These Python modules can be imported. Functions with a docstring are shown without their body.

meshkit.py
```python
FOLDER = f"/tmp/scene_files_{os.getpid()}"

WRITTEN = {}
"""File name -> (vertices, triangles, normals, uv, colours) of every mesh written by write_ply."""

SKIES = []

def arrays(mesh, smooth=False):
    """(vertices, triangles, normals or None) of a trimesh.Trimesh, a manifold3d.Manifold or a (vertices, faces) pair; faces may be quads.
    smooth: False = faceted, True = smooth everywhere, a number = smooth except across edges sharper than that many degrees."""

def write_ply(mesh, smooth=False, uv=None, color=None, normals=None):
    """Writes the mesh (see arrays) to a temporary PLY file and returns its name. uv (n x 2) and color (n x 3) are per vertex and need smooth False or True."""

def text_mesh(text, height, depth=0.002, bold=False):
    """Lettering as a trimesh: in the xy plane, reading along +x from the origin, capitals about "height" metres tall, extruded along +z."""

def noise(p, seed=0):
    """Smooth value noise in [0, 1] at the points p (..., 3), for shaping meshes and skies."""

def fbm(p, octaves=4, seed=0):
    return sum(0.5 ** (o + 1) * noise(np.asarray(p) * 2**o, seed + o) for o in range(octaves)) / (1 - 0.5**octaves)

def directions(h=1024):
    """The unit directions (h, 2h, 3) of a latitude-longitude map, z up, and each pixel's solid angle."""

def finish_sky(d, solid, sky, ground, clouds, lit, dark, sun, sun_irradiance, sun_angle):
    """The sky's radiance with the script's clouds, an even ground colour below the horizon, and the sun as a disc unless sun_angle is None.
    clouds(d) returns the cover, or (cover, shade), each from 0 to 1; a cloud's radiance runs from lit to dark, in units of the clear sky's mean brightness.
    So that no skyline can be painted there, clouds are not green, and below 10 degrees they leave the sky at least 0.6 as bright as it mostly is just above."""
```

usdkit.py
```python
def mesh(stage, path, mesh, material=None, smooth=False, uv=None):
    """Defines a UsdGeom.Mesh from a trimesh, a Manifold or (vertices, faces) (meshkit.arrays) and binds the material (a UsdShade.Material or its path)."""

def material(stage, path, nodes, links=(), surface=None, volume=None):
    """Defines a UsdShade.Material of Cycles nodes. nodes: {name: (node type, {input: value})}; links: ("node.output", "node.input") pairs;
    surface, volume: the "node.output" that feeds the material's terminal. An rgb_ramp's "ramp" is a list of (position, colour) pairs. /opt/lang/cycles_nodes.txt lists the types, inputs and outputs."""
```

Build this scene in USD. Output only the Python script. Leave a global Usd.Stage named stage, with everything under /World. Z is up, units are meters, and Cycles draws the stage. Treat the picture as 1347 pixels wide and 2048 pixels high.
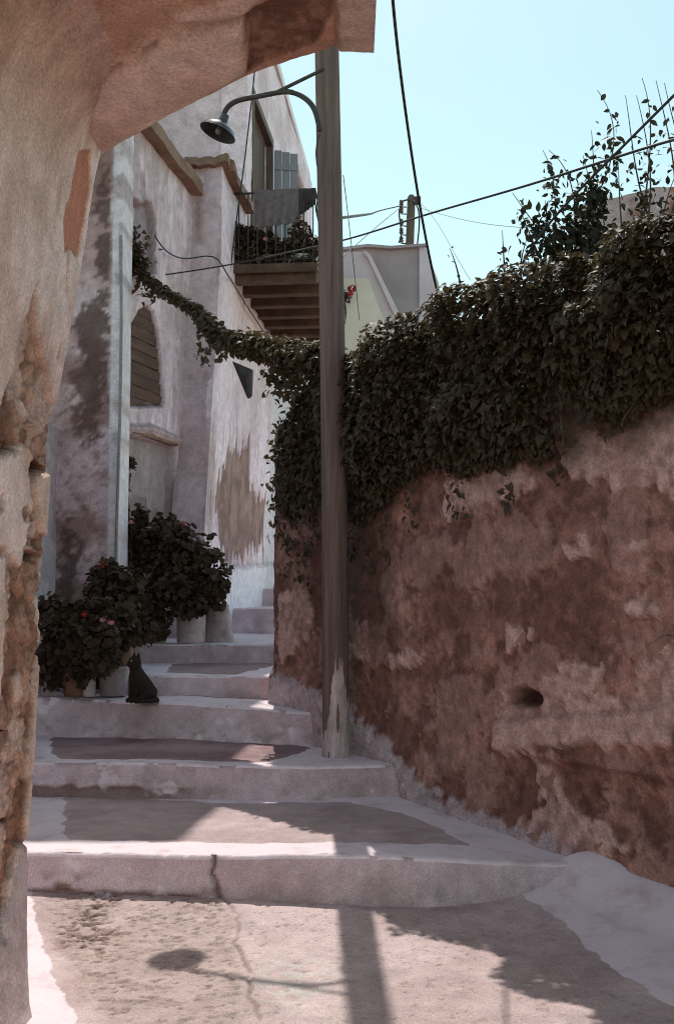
import math, random
import numpy as np, trimesh, manifold3d as m3
import meshkit, usdkit
from meshkit import fbm, noise
from pxr import Usd, UsdGeom, UsdLux, UsdShade, Sdf, Gf, Vt

rng = np.random.default_rng(7)
random.seed(7)
stage = Usd.Stage.CreateInMemory()
UsdGeom.SetStageUpAxis(stage, UsdGeom.Tokens.z)
UsdGeom.SetStageMetersPerUnit(stage, 1.0)
W = UsdGeom.Xform.Define(stage, '/World')
UsdGeom.Scope.Define(stage, '/World/Looks')
V = np.array

# ------------------------------------------------------------------ camera, sky, sun
FPX, CX, CY, EYE = 2200.0, 673.5, 1024.0, 1.6      # focal length in photo pixels, eye height
PITCH = math.atan(176 / FPX)
cam = UsdGeom.Camera.Define(stage, '/World/camera')
cam.CreateFocalLengthAttr(40.0)
cam.CreateHorizontalApertureAttr(40.0 * 1347 / FPX)
cam.CreateFStopAttr(0.0)
cam.CreateExposureAttr(0.72)
cam.AddTranslateOp().Set(Gf.Vec3d(0, 0, EYE))
cam.AddRotateXOp().Set(90 + math.degrees(PITCH))

SUN_EL, SUN_AZ = math.radians(60.5), math.atan2(-0.06, 1.0)
usdkit.material(stage, '/World/Looks/sky', {
    'sky': ('sky_texture', {'sky_type': 'single_scattering', 'sun_disc': False, 'sun_elevation': SUN_EL, 'sun_rotation': SUN_AZ,
                            'altitude': 20.0, 'air_density': 1.0, 'aerosol_density': 0.8, 'ozone_density': 1.0}),
    'tint': ('mix_color', {'blend_type': 'multiply', 'fac': 1.0, 'b': (0.87, 0.92, 0.68), 'use_clamp': False}),
    'bg': ('background_shader', {'strength': 0.15})}, [('sky.color', 'tint.a'), ('tint.result', 'bg.color')], surface='bg.background')
dome = UsdLux.DomeLight.Define(stage, '/World/sky')
UsdShade.MaterialBindingAPI.Apply(dome.GetPrim()).Bind(UsdShade.Material.Get(stage, '/World/Looks/sky'))
dome.GetPrim().SetCustomDataByKey('kind', 'structure')
sun = UsdLux.DistantLight.Define(stage, '/World/sun')
sun.CreateIntensityAttr(0.60); sun.CreateAngleAttr(0.5); sun.CreateNormalizeAttr(True)
sun.CreateColorAttr(Gf.Vec3f(1.0, 0.98, 0.90))
sun.AddRotateZOp().Set(-math.degrees(SUN_AZ) + 0.0)
sun.AddRotateXOp().Set(-(90 - math.degrees(SUN_EL)))

# ------------------------------------------------------------------ measuring helpers
def ray(px, py):
    a, b = (px - CX) / FPX, (CY - py) / FPX
    c, s = math.cos(PITCH), math.sin(PITCH)
    return V([a, c - b * s, s + b * c])
def at(px, py, Y):                                  # point seen at a pixel, at depth Y
    d = ray(px, py); return V([0, 0, EYE]) + d * (Y / d[1])
def on_z(px, py, z=0.0):                            # point seen at a pixel, at height z
    d = ray(px, py); return V([0, 0, EYE]) + d * ((z - EYE) / d[2])
def on_plane(px, py, P, N):
    d = ray(px, py); return V([0, 0, EYE]) + d * (np.dot(V(P) - V([0, 0, EYE]), N) / np.dot(d, N))

# ------------------------------------------------------------------ scene helpers
used = {}
def numbered(parent, name):
    k = parent + '/' + name; n = used.get(k, 0); used[k] = n + 1
    return k if n == 0 else f'{k}_{n:03d}'
def tag(prim, label=None, cat=None, group=None, kind=None):
    p = prim.GetPrim()
    for k, v in (('label', label), ('category', cat), ('group', group), ('kind', kind)):
        if v: p.SetCustomDataByKey(k, v)
    return prim
def path(p): return '/World' if p is None else str(p.GetPath())
def thing(name, label, cat, group=None, kind=None):
    x = UsdGeom.Xform.Define(stage, numbered('/World', name))
    return tag(x, label, cat, group, kind)
def obj(name, mesh, mat, parent=None, smooth=False, cols=None, sd=None):
    m = usdkit.mesh(stage, numbered(path(parent), name), mesh, M[mat], smooth=smooth)
    pv = UsdGeom.PrimvarsAPI(m)
    if cols is not None:
        cols = np.asarray(cols) * [1.04, .945, .985]
        pv.CreatePrimvar('col', Sdf.ValueTypeNames.Color3fArray, 'vertex').Set(Vt.Vec3fArray.FromNumpy(np.clip(cols, 0, 1).astype(np.float32)))
    if sd is not None:
        pv.CreatePrimvar('paint', Sdf.ValueTypeNames.FloatArray, 'vertex').Set(Vt.FloatArray.FromNumpy(np.asarray(sd, np.float32)))
    return m

M = {}
def mat(name, nodes, links, surface='p.BSDF'):
    M[name] = usdkit.material(stage, '/World/Looks/' + name, nodes, links, surface=surface); return name
def rough(name, c1, c2, scale=6, r=0.85, bump=0.4, bscale=60, dist=0.01, metallic=0.0, spec=0.3, stretch=None):
    n = {'g': ('geometry', {}), 'mp': ('mapping', {'scale': stretch or (1, 1, 1)}),
         'n': ('noise_texture', {'scale': scale, 'detail': 6.0, 'roughness': 0.6}),
         'r': ('rgb_ramp', {'ramp': [(0.3, c1), (0.7, c2)]}),
         'bn': ('noise_texture', {'scale': bscale, 'detail': 5.0, 'roughness': 0.65}),
         'b': ('bump', {'strength': bump, 'distance': dist}),
         'p': ('principled_bsdf', {'roughness': r, 'metallic': metallic, 'specular_ior_level': spec})}
    return mat(name, n, [('g.position', 'mp.vector'), ('mp.vector', 'n.vector'), ('mp.vector', 'bn.vector'), ('n.fac', 'r.fac'), ('r.color', 'p.base_color'),
                         ('bn.fac', 'b.height'), ('b.normal', 'p.normal')])
def vcol(name, bump=0.5, bscale=45, dist=0.012, r=0.92, var=0.35, vscale=9, fine=110):
    """colours read from the mesh, broken up by grain; fine relief"""
    n = {'g': ('geometry', {}), 'a': ('attribute', {'attribute': 'col'}),
         'n': ('noise_texture', {'scale': vscale, 'detail': 8.0, 'roughness': 0.68}),
         'mr': ('map_range', {'from_min': 0.25, 'from_max': 0.75, 'to_min': 1 - var, 'to_max': 1 + var * 0.6}),
         'f': ('noise_texture', {'scale': fine, 'detail': 3.0, 'roughness': 0.7}),
         'fr': ('map_range', {'from_min': 0.3, 'from_max': 0.7, 'to_min': 0.68, 'to_max': 1.25}),
         'mm': ('math', {'math_type': 'multiply'}),
         'sc': ('vector_math', {'math_type': 'scale'}),
         'bn': ('noise_texture', {'scale': bscale, 'detail': 6.0, 'roughness': 0.62}),
         'b': ('bump', {'strength': bump, 'distance': dist}),
         'p': ('principled_bsdf', {'roughness': r, 'specular_ior_level': 0.2})}
    l = [('g.position', 'n.vector'), ('g.position', 'bn.vector'), ('g.position', 'f.vector'), ('n.fac', 'mr.value'), ('f.fac', 'fr.value'), ('mr.result', 'mm.value1'), ('fr.result', 'mm.value2'),
         ('a.color', 'sc.vector1'), ('mm.value', 'sc.scale'), ('sc.vector', 'p.base_color'), ('bn.fac', 'b.height'), ('b.normal', 'p.normal')]
    return mat(name, n, l)
def vpaint(name, white, wr=0.9, bump=0.75, bscale=46, dist=0.014, wear=0.035):
    """bare surface from the mesh's colours, with whitewash where 'paint' (metres inside the painted outline) is positive, its edge worn by noise"""
    n = {'g': ('geometry', {}), 'a': ('attribute', {'attribute': 'col'}), 's': ('attribute', {'attribute': 'paint'}),
         'e': ('noise_texture', {'scale': 6.0, 'detail': 4.0, 'roughness': 0.55}),
         'em': ('map_range', {'from_min': 0.2, 'from_max': 0.8, 'to_min': -wear, 'to_max': wear}),
         'ad': ('math', {'math_type': 'add'}),
         'st': ('map_range', {'range_type': 'smoothstep', 'from_min': -0.006, 'from_max': 0.006, 'to_min': 0.0, 'to_max': 1.0, 'clamp': True}),
         'n': ('noise_texture', {'scale': 7.0, 'detail': 9.0, 'roughness': 0.7}),
         'mr': ('map_range', {'from_min': 0.25, 'from_max': 0.75, 'to_min': 0.72, 'to_max': 1.18}),
         'f': ('noise_texture', {'scale': 130.0, 'detail': 3.0, 'roughness': 0.7}),
         'fr': ('map_range', {'from_min': 0.3, 'from_max': 0.7, 'to_min': 0.68, 'to_max': 1.25}),
         'mm': ('math', {'math_type': 'multiply'}),
         'sc': ('vector_math', {'math_type': 'scale'}),
         'wn': ('noise_texture', {'scale': 3.5, 'detail': 9.0, 'roughness': 0.72}),
         'wrp': ('rgb_ramp', {'ramp': [(0.3, tuple(V(white) * V([0.68, 0.62, 0.58]))), (0.48, tuple(V(white) * 0.93)), (0.7, white)]}),
         'mx': ('mix_color', {}),
         'bn': ('noise_texture', {'scale': bscale, 'detail': 7.0, 'roughness': 0.65}),
         'b': ('bump', {'strength': bump, 'distance': dist}),
         'p': ('principled_bsdf', {'roughness': wr, 'specular_ior_level': 0.2})}
    l = [('g.position', 'n.vector'), ('g.position', 'e.vector'), ('g.position', 'bn.vector'), ('g.position', 'f.vector'), ('g.position', 'wn.vector'),
         ('e.fac', 'em.value'), ('s.fac', 'ad.value1'), ('em.result', 'ad.value2'), ('ad.value', 'st.value'), ('st.result', 'mx.fac'),
         ('n.fac', 'mr.value'), ('f.fac', 'fr.value'), ('mr.result', 'mm.value1'), ('fr.result', 'mm.value2'), ('a.color', 'sc.vector1'), ('mm.value', 'sc.scale'),
         ('sc.vector', 'mx.a'), ('wn.fac', 'wrp.fac'), ('wrp.color', 'mx.b'), ('mx.result', 'p.base_color'), ('bn.fac', 'b.height'), ('b.normal', 'p.normal')]
    return mat(name, n, l)
def leafmat(name, c1, c2, c3, rgh=0.42, trans=0.3):
    n = {'g': ('geometry', {}), 'r': ('rgb_ramp', {'ramp': [(0.0, c1), (0.55, c2), (0.93, c2), (1.0, c3)]}),
         'n': ('noise_texture', {'scale': 40.0, 'detail': 3.0}), 'mr': ('map_range', {'to_min': 0.7, 'to_max': 1.3}),
         'sc': ('vector_math', {'math_type': 'scale'}),
         'p': ('principled_bsdf', {'roughness': rgh, 'specular_ior_level': 0.5}), 't': ('translucent_bsdf', {}), 'm': ('mix_closure', {'fac': trans})}
    return mat(name, n, [('g.random_per_island', 'r.fac'), ('g.position', 'n.vector'), ('n.fac', 'mr.value'), ('r.color', 'sc.vector1'), ('mr.result', 'sc.scale'),
                         ('sc.vector', 'p.base_color'), ('sc.vector', 't.color'), ('p.BSDF', 'm.closure1'), ('t.BSDF', 'm.closure2')], 'm.closure')

WHITE = (0.86, 0.71, 0.76)
vcol('old_plaster', 0.7, 38, 0.018, fine=90)
vcol('rubble', 0.9, 34, 0.022, var=0.5, vscale=14, fine=75)
vpaint('paved', WHITE)
vpaint('limewashed', WHITE, wear=0.09, bump=0.55, bscale=26, dist=0.018)
rough('limewash', (0.60, 0.55, 0.55), WHITE, 2.2, 0.92, 0.5, 25, 0.015)
rough('far_limewash', (0.54, 0.44, 0.46), (0.68, 0.58, 0.61), 1.2, 0.92, 0.4, 12, 0.02)
rough('far_cement', (0.30, 0.235, 0.24), (0.42, 0.345, 0.355), 1.5, 0.92, 0.4, 12, 0.02)
rough('cream_limewash', (0.62, 0.52, 0.42), (0.74, 0.66, 0.56), 1.2, 0.92, 0.4, 12, 0.02)
rough('coping_stone', (0.16, 0.085, 0.062), (0.31, 0.18, 0.13), 5, 0.95, 0.8, 20, 0.03)
rough('rubble_stone', (0.30, 0.19, 0.14), (0.52, 0.40, 0.33), 7, 0.95, 0.8, 30, 0.02)
rough('wall_stone', (0.30, 0.16, 0.125), (0.46, 0.29, 0.235), 7, 0.95, 0.8, 30, 0.02)
rough('brown_stone', (0.22, 0.11, 0.082), (0.40, 0.225, 0.175), 7, 0.95, 0.8, 30, 0.02)
rough('old_wood', (0.075, 0.05, 0.042), (0.17, 0.115, 0.095), 5, 0.85, 0.8, 40, 0.01, stretch=(3, 3, 0.25))
rough('pole_wood', (0.085, 0.052, 0.044), (0.21, 0.135, 0.115), 7, 0.85, 0.9, 30, 0.012, stretch=(3.5, 3.5, 0.16))
rough('beam_wood', (0.05, 0.028, 0.02), (0.13, 0.075, 0.05), 4, 0.9, 0.6, 30, 0.01)
rough('board_ceiling', (0.14, 0.08, 0.055), (0.30, 0.19, 0.135), 4, 0.9, 0.6, 30, 0.01)
rough('grey_door', (0.15, 0.11, 0.105), (0.27, 0.205, 0.19), 4, 0.8, 0.4, 40, 0.006, stretch=(2, 2, 0.4))
rough('blue_shutter', (0.20, 0.20, 0.23), (0.29, 0.28, 0.32), 5, 0.7, 0.4, 40, 0.006, stretch=(2, 2, 0.4))
rough('brown_shutter', (0.050, 0.024, 0.018), (0.13, 0.065, 0.046), 4, 0.8, 0.5, 40, 0.006, stretch=(0.5, 0.5, 3))
rough('dark_iron', (0.03, 0.025, 0.025), (0.07, 0.055, 0.05), 20, 0.6, 0.2, 80, 0.003, metallic=0.3)
rough('grey_iron', (0.16, 0.145, 0.14), (0.30, 0.27, 0.26), 20, 0.5, 0.2, 80, 0.003, metallic=0.5)
rough('enamel', (0.025, 0.02, 0.022), (0.05, 0.042, 0.045), 12, 0.25, 0.1, 60, 0.002, spec=0.6)
rough('dark_inside', (0.012, 0.010, 0.010), (0.022, 0.018, 0.018), 12, 0.6, 0.1, 60, 0.002)
rough('cable_rubber', (0.02, 0.018, 0.018), (0.045, 0.04, 0.04), 20, 0.6, 0.1, 80, 0.002)
rough('pale_cable', (0.20, 0.17, 0.17), (0.34, 0.29, 0.29), 20, 0.7, 0.1, 80, 0.002)
rough('porcelain', (0.10, 0.06, 0.05), (0.16, 0.09, 0.08), 20, 0.3, 0.1, 80, 0.002, spec=0.6)
rough('white_tin', (0.36, 0.28, 0.28), (0.62, 0.51, 0.53), 9, 0.75, 0.3, 40, 0.006)
rough('flaked_wash', (0.22, 0.15, 0.14), (0.60, 0.47, 0.48), 9, 0.85, 0.5, 40, 0.008, stretch=(2.5, 2.5, .5))
rough('grey_tin', (0.22, 0.165, 0.165), (0.40, 0.31, 0.32), 9, 0.75, 0.3, 40, 0.006)
rough('terracotta', (0.15, 0.07, 0.05), (0.26, 0.13, 0.09), 9, 0.85, 0.3, 40, 0.006)
rough('soil', (0.03, 0.02, 0.015), (0.06, 0.04, 0.03), 40, 0.95, 0.8, 80, 0.01)
rough('cat_fur', (0.010, 0.006, 0.005), (0.032, 0.018, 0.013), 25, 0.9, 0.8, 220, 0.006, stretch=(1, 1, 0.4))
rough('cat_nose', (0.05, 0.025, 0.025), (0.07, 0.035, 0.03), 25, 0.5, 0.1, 90, 0.002)
rough('cat_eye', (0.25, 0.22, 0.05), (0.32, 0.28, 0.08), 25, 0.15, 0.05, 90, 0.002)
rough('blanket_wool', (0.11, 0.085, 0.085), (0.19, 0.15, 0.15), 14, 0.95, 0.8, 120, 0.008)
rough('dark_cloth', (0.03, 0.024, 0.024), (0.07, 0.055, 0.05), 14, 0.95, 0.8, 120, 0.008)
rough('bark', (0.06, 0.042, 0.03), (0.13, 0.09, 0.065), 14, 0.9, 0.8, 60, 0.01)
rough('petal_red', (0.34, 0.02, 0.018), (0.50, 0.04, 0.03), 30, 0.6, 0.1, 60, 0.002)
rough('petal_pink', (0.50, 0.16, 0.20), (0.60, 0.28, 0.30), 30, 0.6, 0.1, 60, 0.002)
rough('earth', (0.16, 0.11, 0.08), (0.26, 0.19, 0.14), 2, 0.95, 0.6, 20, 0.02)
rough('glass_bulb', (0.10, 0.09, 0.09), (0.14, 0.13, 0.12), 5, 0.1, 0.0, 10, 0.001, spec=0.6)
rough('lower_lane', (0.44, 0.37, 0.33), (0.58, 0.50, 0.46), 3, 0.9, 0.4, 40, 0.01)
leafmat('ivy_leaf', (0.085, 0.054, 0.026), (0.185, 0.122, 0.052), (0.34, 0.17, 0.075), 0.55, 0.4)
leafmat('shrub_leaf', (0.035, 0.030, 0.016), (0.075, 0.065, 0.028), (0.16, 0.06, 0.03), 0.5, 0.3)
leafmat('geranium_leaf', (0.070, 0.043, 0.025), (0.145, 0.096, 0.048), (0.24, 0.11, 0.06), 0.75, 0.25)

# ------------------------------------------------------------------ mesh helpers
def sdpoly(x, y, poly):
    """signed distance to a closed outline, positive inside"""
    poly = np.asarray(poly, float); x = np.asarray(x, float); y = np.asarray(y, float)
    d = np.full(x.shape, 1e9); inside = np.zeros(x.shape, bool)
    for (ax, ay), (bx, by) in zip(poly, np.roll(poly, -1, 0)):
        ex, ey = bx - ax, by - ay
        t = np.clip(((x - ax) * ex + (y - ay) * ey) / (ex * ex + ey * ey + 1e-12), 0, 1)
        d = np.minimum(d, np.hypot(x - ax - t * ex, y - ay - t * ey))
        c = ((ay > y) != (by > y)) & (x < (bx - ax) * (y - ay) / ((by - ay) if abs(by - ay) > 1e-12 else 1e-12) + ax)
        inside ^= c
    return np.where(inside, d, -d)
def sst(x, a, b):
    t = np.clip((x - a) / (b - a), 0, 1); return t * t * (3 - 2 * t)
def lerp(a, b, t): return np.asarray(a) * (1 - t)[..., None] + np.asarray(b) * t[..., None]
def closed_grid(P, back):
    """P: (rows, cols, 3) seen from the side its normals face (rows up, cols right); back: a vector from the face to the back"""
    r, c = P.shape[:2]
    v = [P.reshape(-1, 3)]; i = np.arange(r * c).reshape(r, c)
    q = np.stack([i[:-1, :-1], i[:-1, 1:], i[1:, 1:], i[1:, :-1]], -1).reshape(-1, 4)
    f = [q]; n = r * c; src = [np.arange(r * c)]
    rim = np.concatenate([i[0, :], i[1:, -1], i[-1, -2::-1], i[-2:0:-1, 0]])
    a = P.reshape(-1, 3)[rim]; b = a + V(back); k = len(rim)
    v += [a, b]; ia = n + np.arange(k); ib = n + k + np.arange(k)
    f.append(np.stack([np.roll(ia, -1), ia, ib, np.roll(ib, -1)], -1)); src += [rim, rim]
    n += 2 * k
    ctr = b.mean(0); v += [b, ctr[None]]; ic = n + np.arange(k)
    tri = np.stack([np.roll(ic, -1), ic, np.full(k, n + k)], -1); src += [rim, rim[:1]]
    q = np.vstack(f); t = np.vstack([q[:, [0, 1, 2]], q[:, [0, 2, 3]], tri])
    return (np.vstack(v), t), np.concatenate(src)
def wall_grid(O, U, N, ulen, z0, ztop, res, fn, thick, skew=None):
    """fn(u, z, XYZ) -> (outward relief, colour, paint); ztop a number or a function of u; skew(z) pushes along x"""
    O, U, N = V(O, float), V(U, float), V(N, float)
    nu = int(ulen / res) + 1
    u = np.linspace(0, ulen, nu)
    top = np.full(nu, ztop) if np.isscalar(ztop) else ztop(u)
    nz = int((top.max() - z0) / res) + 1
    T = np.linspace(0, 1, nz)[:, None]
    z = z0 + T * (top - z0)[None, :]; uu = np.broadcast_to(u, z.shape)
    P = O + uu[..., None] * U; P[..., 2] = z
    if skew is not None: P[..., 0] += skew(z)
    d, c, s = fn(uu, z, P)
    P = P + d[..., None] * N
    mesh, src = closed_grid(P, -N * thick)
    return mesh, c.reshape(-1, 3)[src], None if s is None else s.reshape(-1)[src]
def box(x0, x1, y0, y1, z0, z1, ch=0.0):
    if ch <= 0: 
        b = trimesh.creation.box([x1 - x0, y1 - y0, z1 - z0]); b.apply_translation([(x0 + x1) / 2, (y0 + y1) / 2, (z0 + z1) / 2]); return b
    pts = []
    for a in range(3):
        for sx in (0, 1):
            for sy in (0, 1):
                for sz in (0, 1):
                    o = V([ch, ch, ch]); o[a] = 0
                    pts.append([x0 + o[0] if not sx else x1 - o[0], y0 + o[1] if not sy else y1 - o[1], z0 + o[2] if not sz else z1 - o[2]])
    return trimesh.convex.convex_hull(np.array(pts))
def oriented(m, O, U, N):
    """local x -> U, y -> -N (inwards), z up, origin O"""
    m = m.copy(); T = np.eye(4); T[:3, 0] = U; T[:3, 1] = -V(N); T[:3, 2] = [0, 0, 1]; T[:3, 3] = O; m.apply_transform(T); return m
def bezier(pts, n):
    """smooth curve through points"""
    from scipy.interpolate import CubicSpline, PchipInterpolator
    pts = np.asarray(pts, float); t = np.r_[0, np.cumsum(np.linalg.norm(np.diff(pts, axis=0), axis=1))]
    return (CubicSpline if len(pts) > 2 else PchipInterpolator)(t, pts, axis=0)(np.linspace(0, t[-1], n))
def tube(pts, r, sides=8, caps=True):
    pts = np.asarray(pts, float); n = len(pts); r = np.broadcast_to(r, n)
    t = np.gradient(pts, axis=0); t /= np.linalg.norm(t, axis=1, keepdims=True) + 1e-12
    a = V([0, 0, 1.0]) if abs(t[0][2]) < 0.9 else V([1.0, 0, 0])
    s = np.cross(t[0], a); s /= np.linalg.norm(s); rings = []
    for i in range(n):
        s = s - np.dot(s, t[i]) * t[i]; s /= np.linalg.norm(s); b = np.cross(t[i], s)
        ang = np.arange(sides) / sides * 2 * np.pi
        rings.append(pts[i] + r[i] * (np.cos(ang)[:, None] * s + np.sin(ang)[:, None] * b))
    v = np.vstack(rings + [pts[:1], pts[-1:]]); f = []
    for i in range(n - 1):
        for k in range(sides):
            p, q = i * sides + k, i * sides + (k + 1) % sides
            f += [[p, q, q + sides], [p, q + sides, p + sides]]
    if caps:
        for k in range(sides):
            f += [[(k + 1) % sides, k, n * sides], [(n - 1) * sides + k, (n - 1) * sides + (k + 1) % sides, n * sides + 1]]
    return trimesh.Trimesh(v, f, process=False)
def cat_(ms): return trimesh.util.concatenate(ms)
def stone(c, size, seed, yaw=0.0):
    """a broken, angular stone"""
    r = np.random.default_rng(seed); p = r.uniform(-1, 1, (26, 3)); p = np.sign(p) * np.abs(p) ** .55
    h = trimesh.convex.convex_hull(p * (V(size) / 2)); v, f = trimesh.remesh.subdivide(h.vertices, h.faces)
    v = v * (1 + .10 * (fbm(v * 14 / max(size) * .12 + seed * 3.3, 3, seed) - .5))[:, None]
    c_, s_ = math.cos(yaw), math.sin(yaw)
    v = np.stack([v[:, 0] * c_ - v[:, 1] * s_, v[:, 0] * s_ + v[:, 1] * c_, v[:, 2]], 1) + V(c)
    return trimesh.Trimesh(v, f, process=False)
def smoothed_hulls(bones, edge, it=12):
    parts = []
    for a, ra, b, rb in bones:
        s1 = m3.Manifold.sphere(ra, 20).translate(tuple(a)); s2 = m3.Manifold.sphere(rb, 20).translate(tuple(b))
        parts.append(m3.Manifold.batch_hull([s1, s2]))
    u = m3.Manifold.batch_boolean(parts, m3.OpType.Add).refine_to_length(edge).to_mesh()
    t = trimesh.Trimesh(u.vert_properties[:, :3], u.tri_verts)
    trimesh.smoothing.filter_taubin(t, iterations=it); return t

LEAF = {'ivy': V([[0, 0, 0], [0.42, -0.10, 0.03], [0.36, 0.42, 0.10], [0, 1.0, -0.12], [-0.36, 0.42, 0.10], [-0.42, -0.10, 0.03], [0, 0.38, 0.0]]),
        'round': V([[0, 0, 0], [0.46, 0.02, 0.10], [0.50, 0.5, 0.14], [0, 0.92, 0.04], [-0.50, 0.5, 0.14], [-0.46, 0.02, 0.10], [0, 0.42, -0.02]]),
        'oval': V([[0, 0, 0], [0.24, 0.26, 0.05], [0.26, 0.58, 0.05], [0, 1.05, -0.08], [-0.26, 0.58, 0.05], [-0.24, 0.26, 0.05], [0, 0.45, 0.0]])}
LF = V([[6, 0, 1], [6, 1, 2], [6, 2, 3], [6, 3, 4], [6, 4, 5], [6, 5, 0]])
def leaves(kind, P, N, size, droop=0.6, seed=0):
    """leaf blades at P facing N, tips hanging; returns (n,7,3) vertices"""
    r = np.random.default_rng(seed); n = len(P)
    N = N / (np.linalg.norm(N, axis=1, keepdims=True) + 1e-9)
    t = r.normal(size=(n, 3)); t[:, 2] -= droop * 2.2
    t -= (t * N).sum(1, keepdims=True) * N; t /= np.linalg.norm(t, axis=1, keepdims=True) + 1e-9
    b = np.cross(t, N); L = LEAF[kind]; s = np.asarray(size)[:, None, None]
    curl = r.uniform(0.5, 1.6, (n, 1, 1))
    return P[:, None, :] + s * (L[None, :, 0:1] * b[:, None] + L[None, :, 1:2] * t[:, None] + L[None, :, 2:3] * curl * N[:, None])
def leaf_mesh(vs):
    n = len(vs); f = (LF[None] + 7 * np.arange(n)[:, None, None]).reshape(-1, 3)
    return vs.reshape(-1, 3), f
def add_leaves(parent, vs, m, singles=0, name='leaf', mass='foliage', score=None):
    """the leaves that show largest as parts, the rest as one part"""
    if singles:
        d = np.linalg.norm(vs.mean(1) - V([0, 0, EYE]), axis=1) if score is None else score
        o = np.argsort(d); 
        for k in o[:singles]: obj(name, leaf_mesh(vs[k:k + 1]), m, parent)
        vs = vs[o[singles:]]
    if len(vs): tag(obj(mass, leaf_mesh(vs), m, parent), kind='stuff')

# the garden wall's foot line, measured: it runs from right front to left back
WD = V([-0.5252, 0.8510, 0]); WN = V([-0.8510, -0.5252, 0]); W0 = V([1.71, 5.6, 0])
def wall_x(Y): return 1.71 - 0.6171 * (np.asarray(Y) - 5.6)
def house_x(Y): return -2.674 + 0.098 * np.asarray(Y)         # lane front of the balcony house (at balcony height)

# ================================================================== THE SETTING
g = box(-150, 150, -150, 150, -0.6, -0.06)
tag(obj('ground', g, 'earth'), 'bare brown earth underneath and around the lane', 'ground', kind='structure')

# foreground pavement: cement with whitewashed borders
xs, ys = np.arange(-1.75, 3.3, 0.0085), np.arange(2.2, 6.12, 0.0085)
X, Y = np.meshgrid(xs, ys)
panel = [on_z(*p)[:2] for p in [(60, 1778), (430, 1800), (650, 1808), (835, 1792), (960, 1785), (1050, 1812), (1130, 1858), (1230, 1940), (1347, 2015), (1500, 2120), (1560, 2600), (350, 2600), (165, 2060), (112, 1960), (80, 1880), (66, 1820)]]
sd = -sdpoly(X, Y, panel)
n1 = fbm(np.stack([X * 3, Y * 3, 0 * X], -1), 5, 3); n2 = fbm(np.stack([X * 22, Y * 22, 0 * X], -1), 4, 4)
crack = np.interp(Y, [4.2, 4.9, 5.3, 5.7, 6.0], [-0.30, -0.36, -0.47, -0.52, -0.66]) + 0.07 * (fbm(np.stack([Y * 5, 0 * Y, 0 * Y], -1), 5, 9) - 0.5) + .03 * (fbm(np.stack([X * 20, Y * 20, 0 * Y], -1), 3, 19) - .5)
roughz = sst(crack - X, 0.0, 0.06) * sst(-sd, 0.0, 0.15)
n3 = fbm(np.stack([X * 34, Y * 48, 0 * X + 3], -1), 3, 14); pit = np.maximum(.6 * sst(n2, 0.52, 0.72), sst(n3 + .5 * (n2 - .5), 0.60, 0.72)) * roughz
pit = np.maximum(pit, .45 * sst(n3, .66, .76) * sst(-sd, 0, .1))
Z = 0.012 * (n1 - 0.5) + roughz * (0.014 * (n2 - 0.5)) - 0.012 * pit - 0.012 * np.exp(-((X - crack) / 0.008) ** 2) * (0.4 + noise(np.stack([Y * 9, 0 * Y, 0 * Y], -1), 2))
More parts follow.
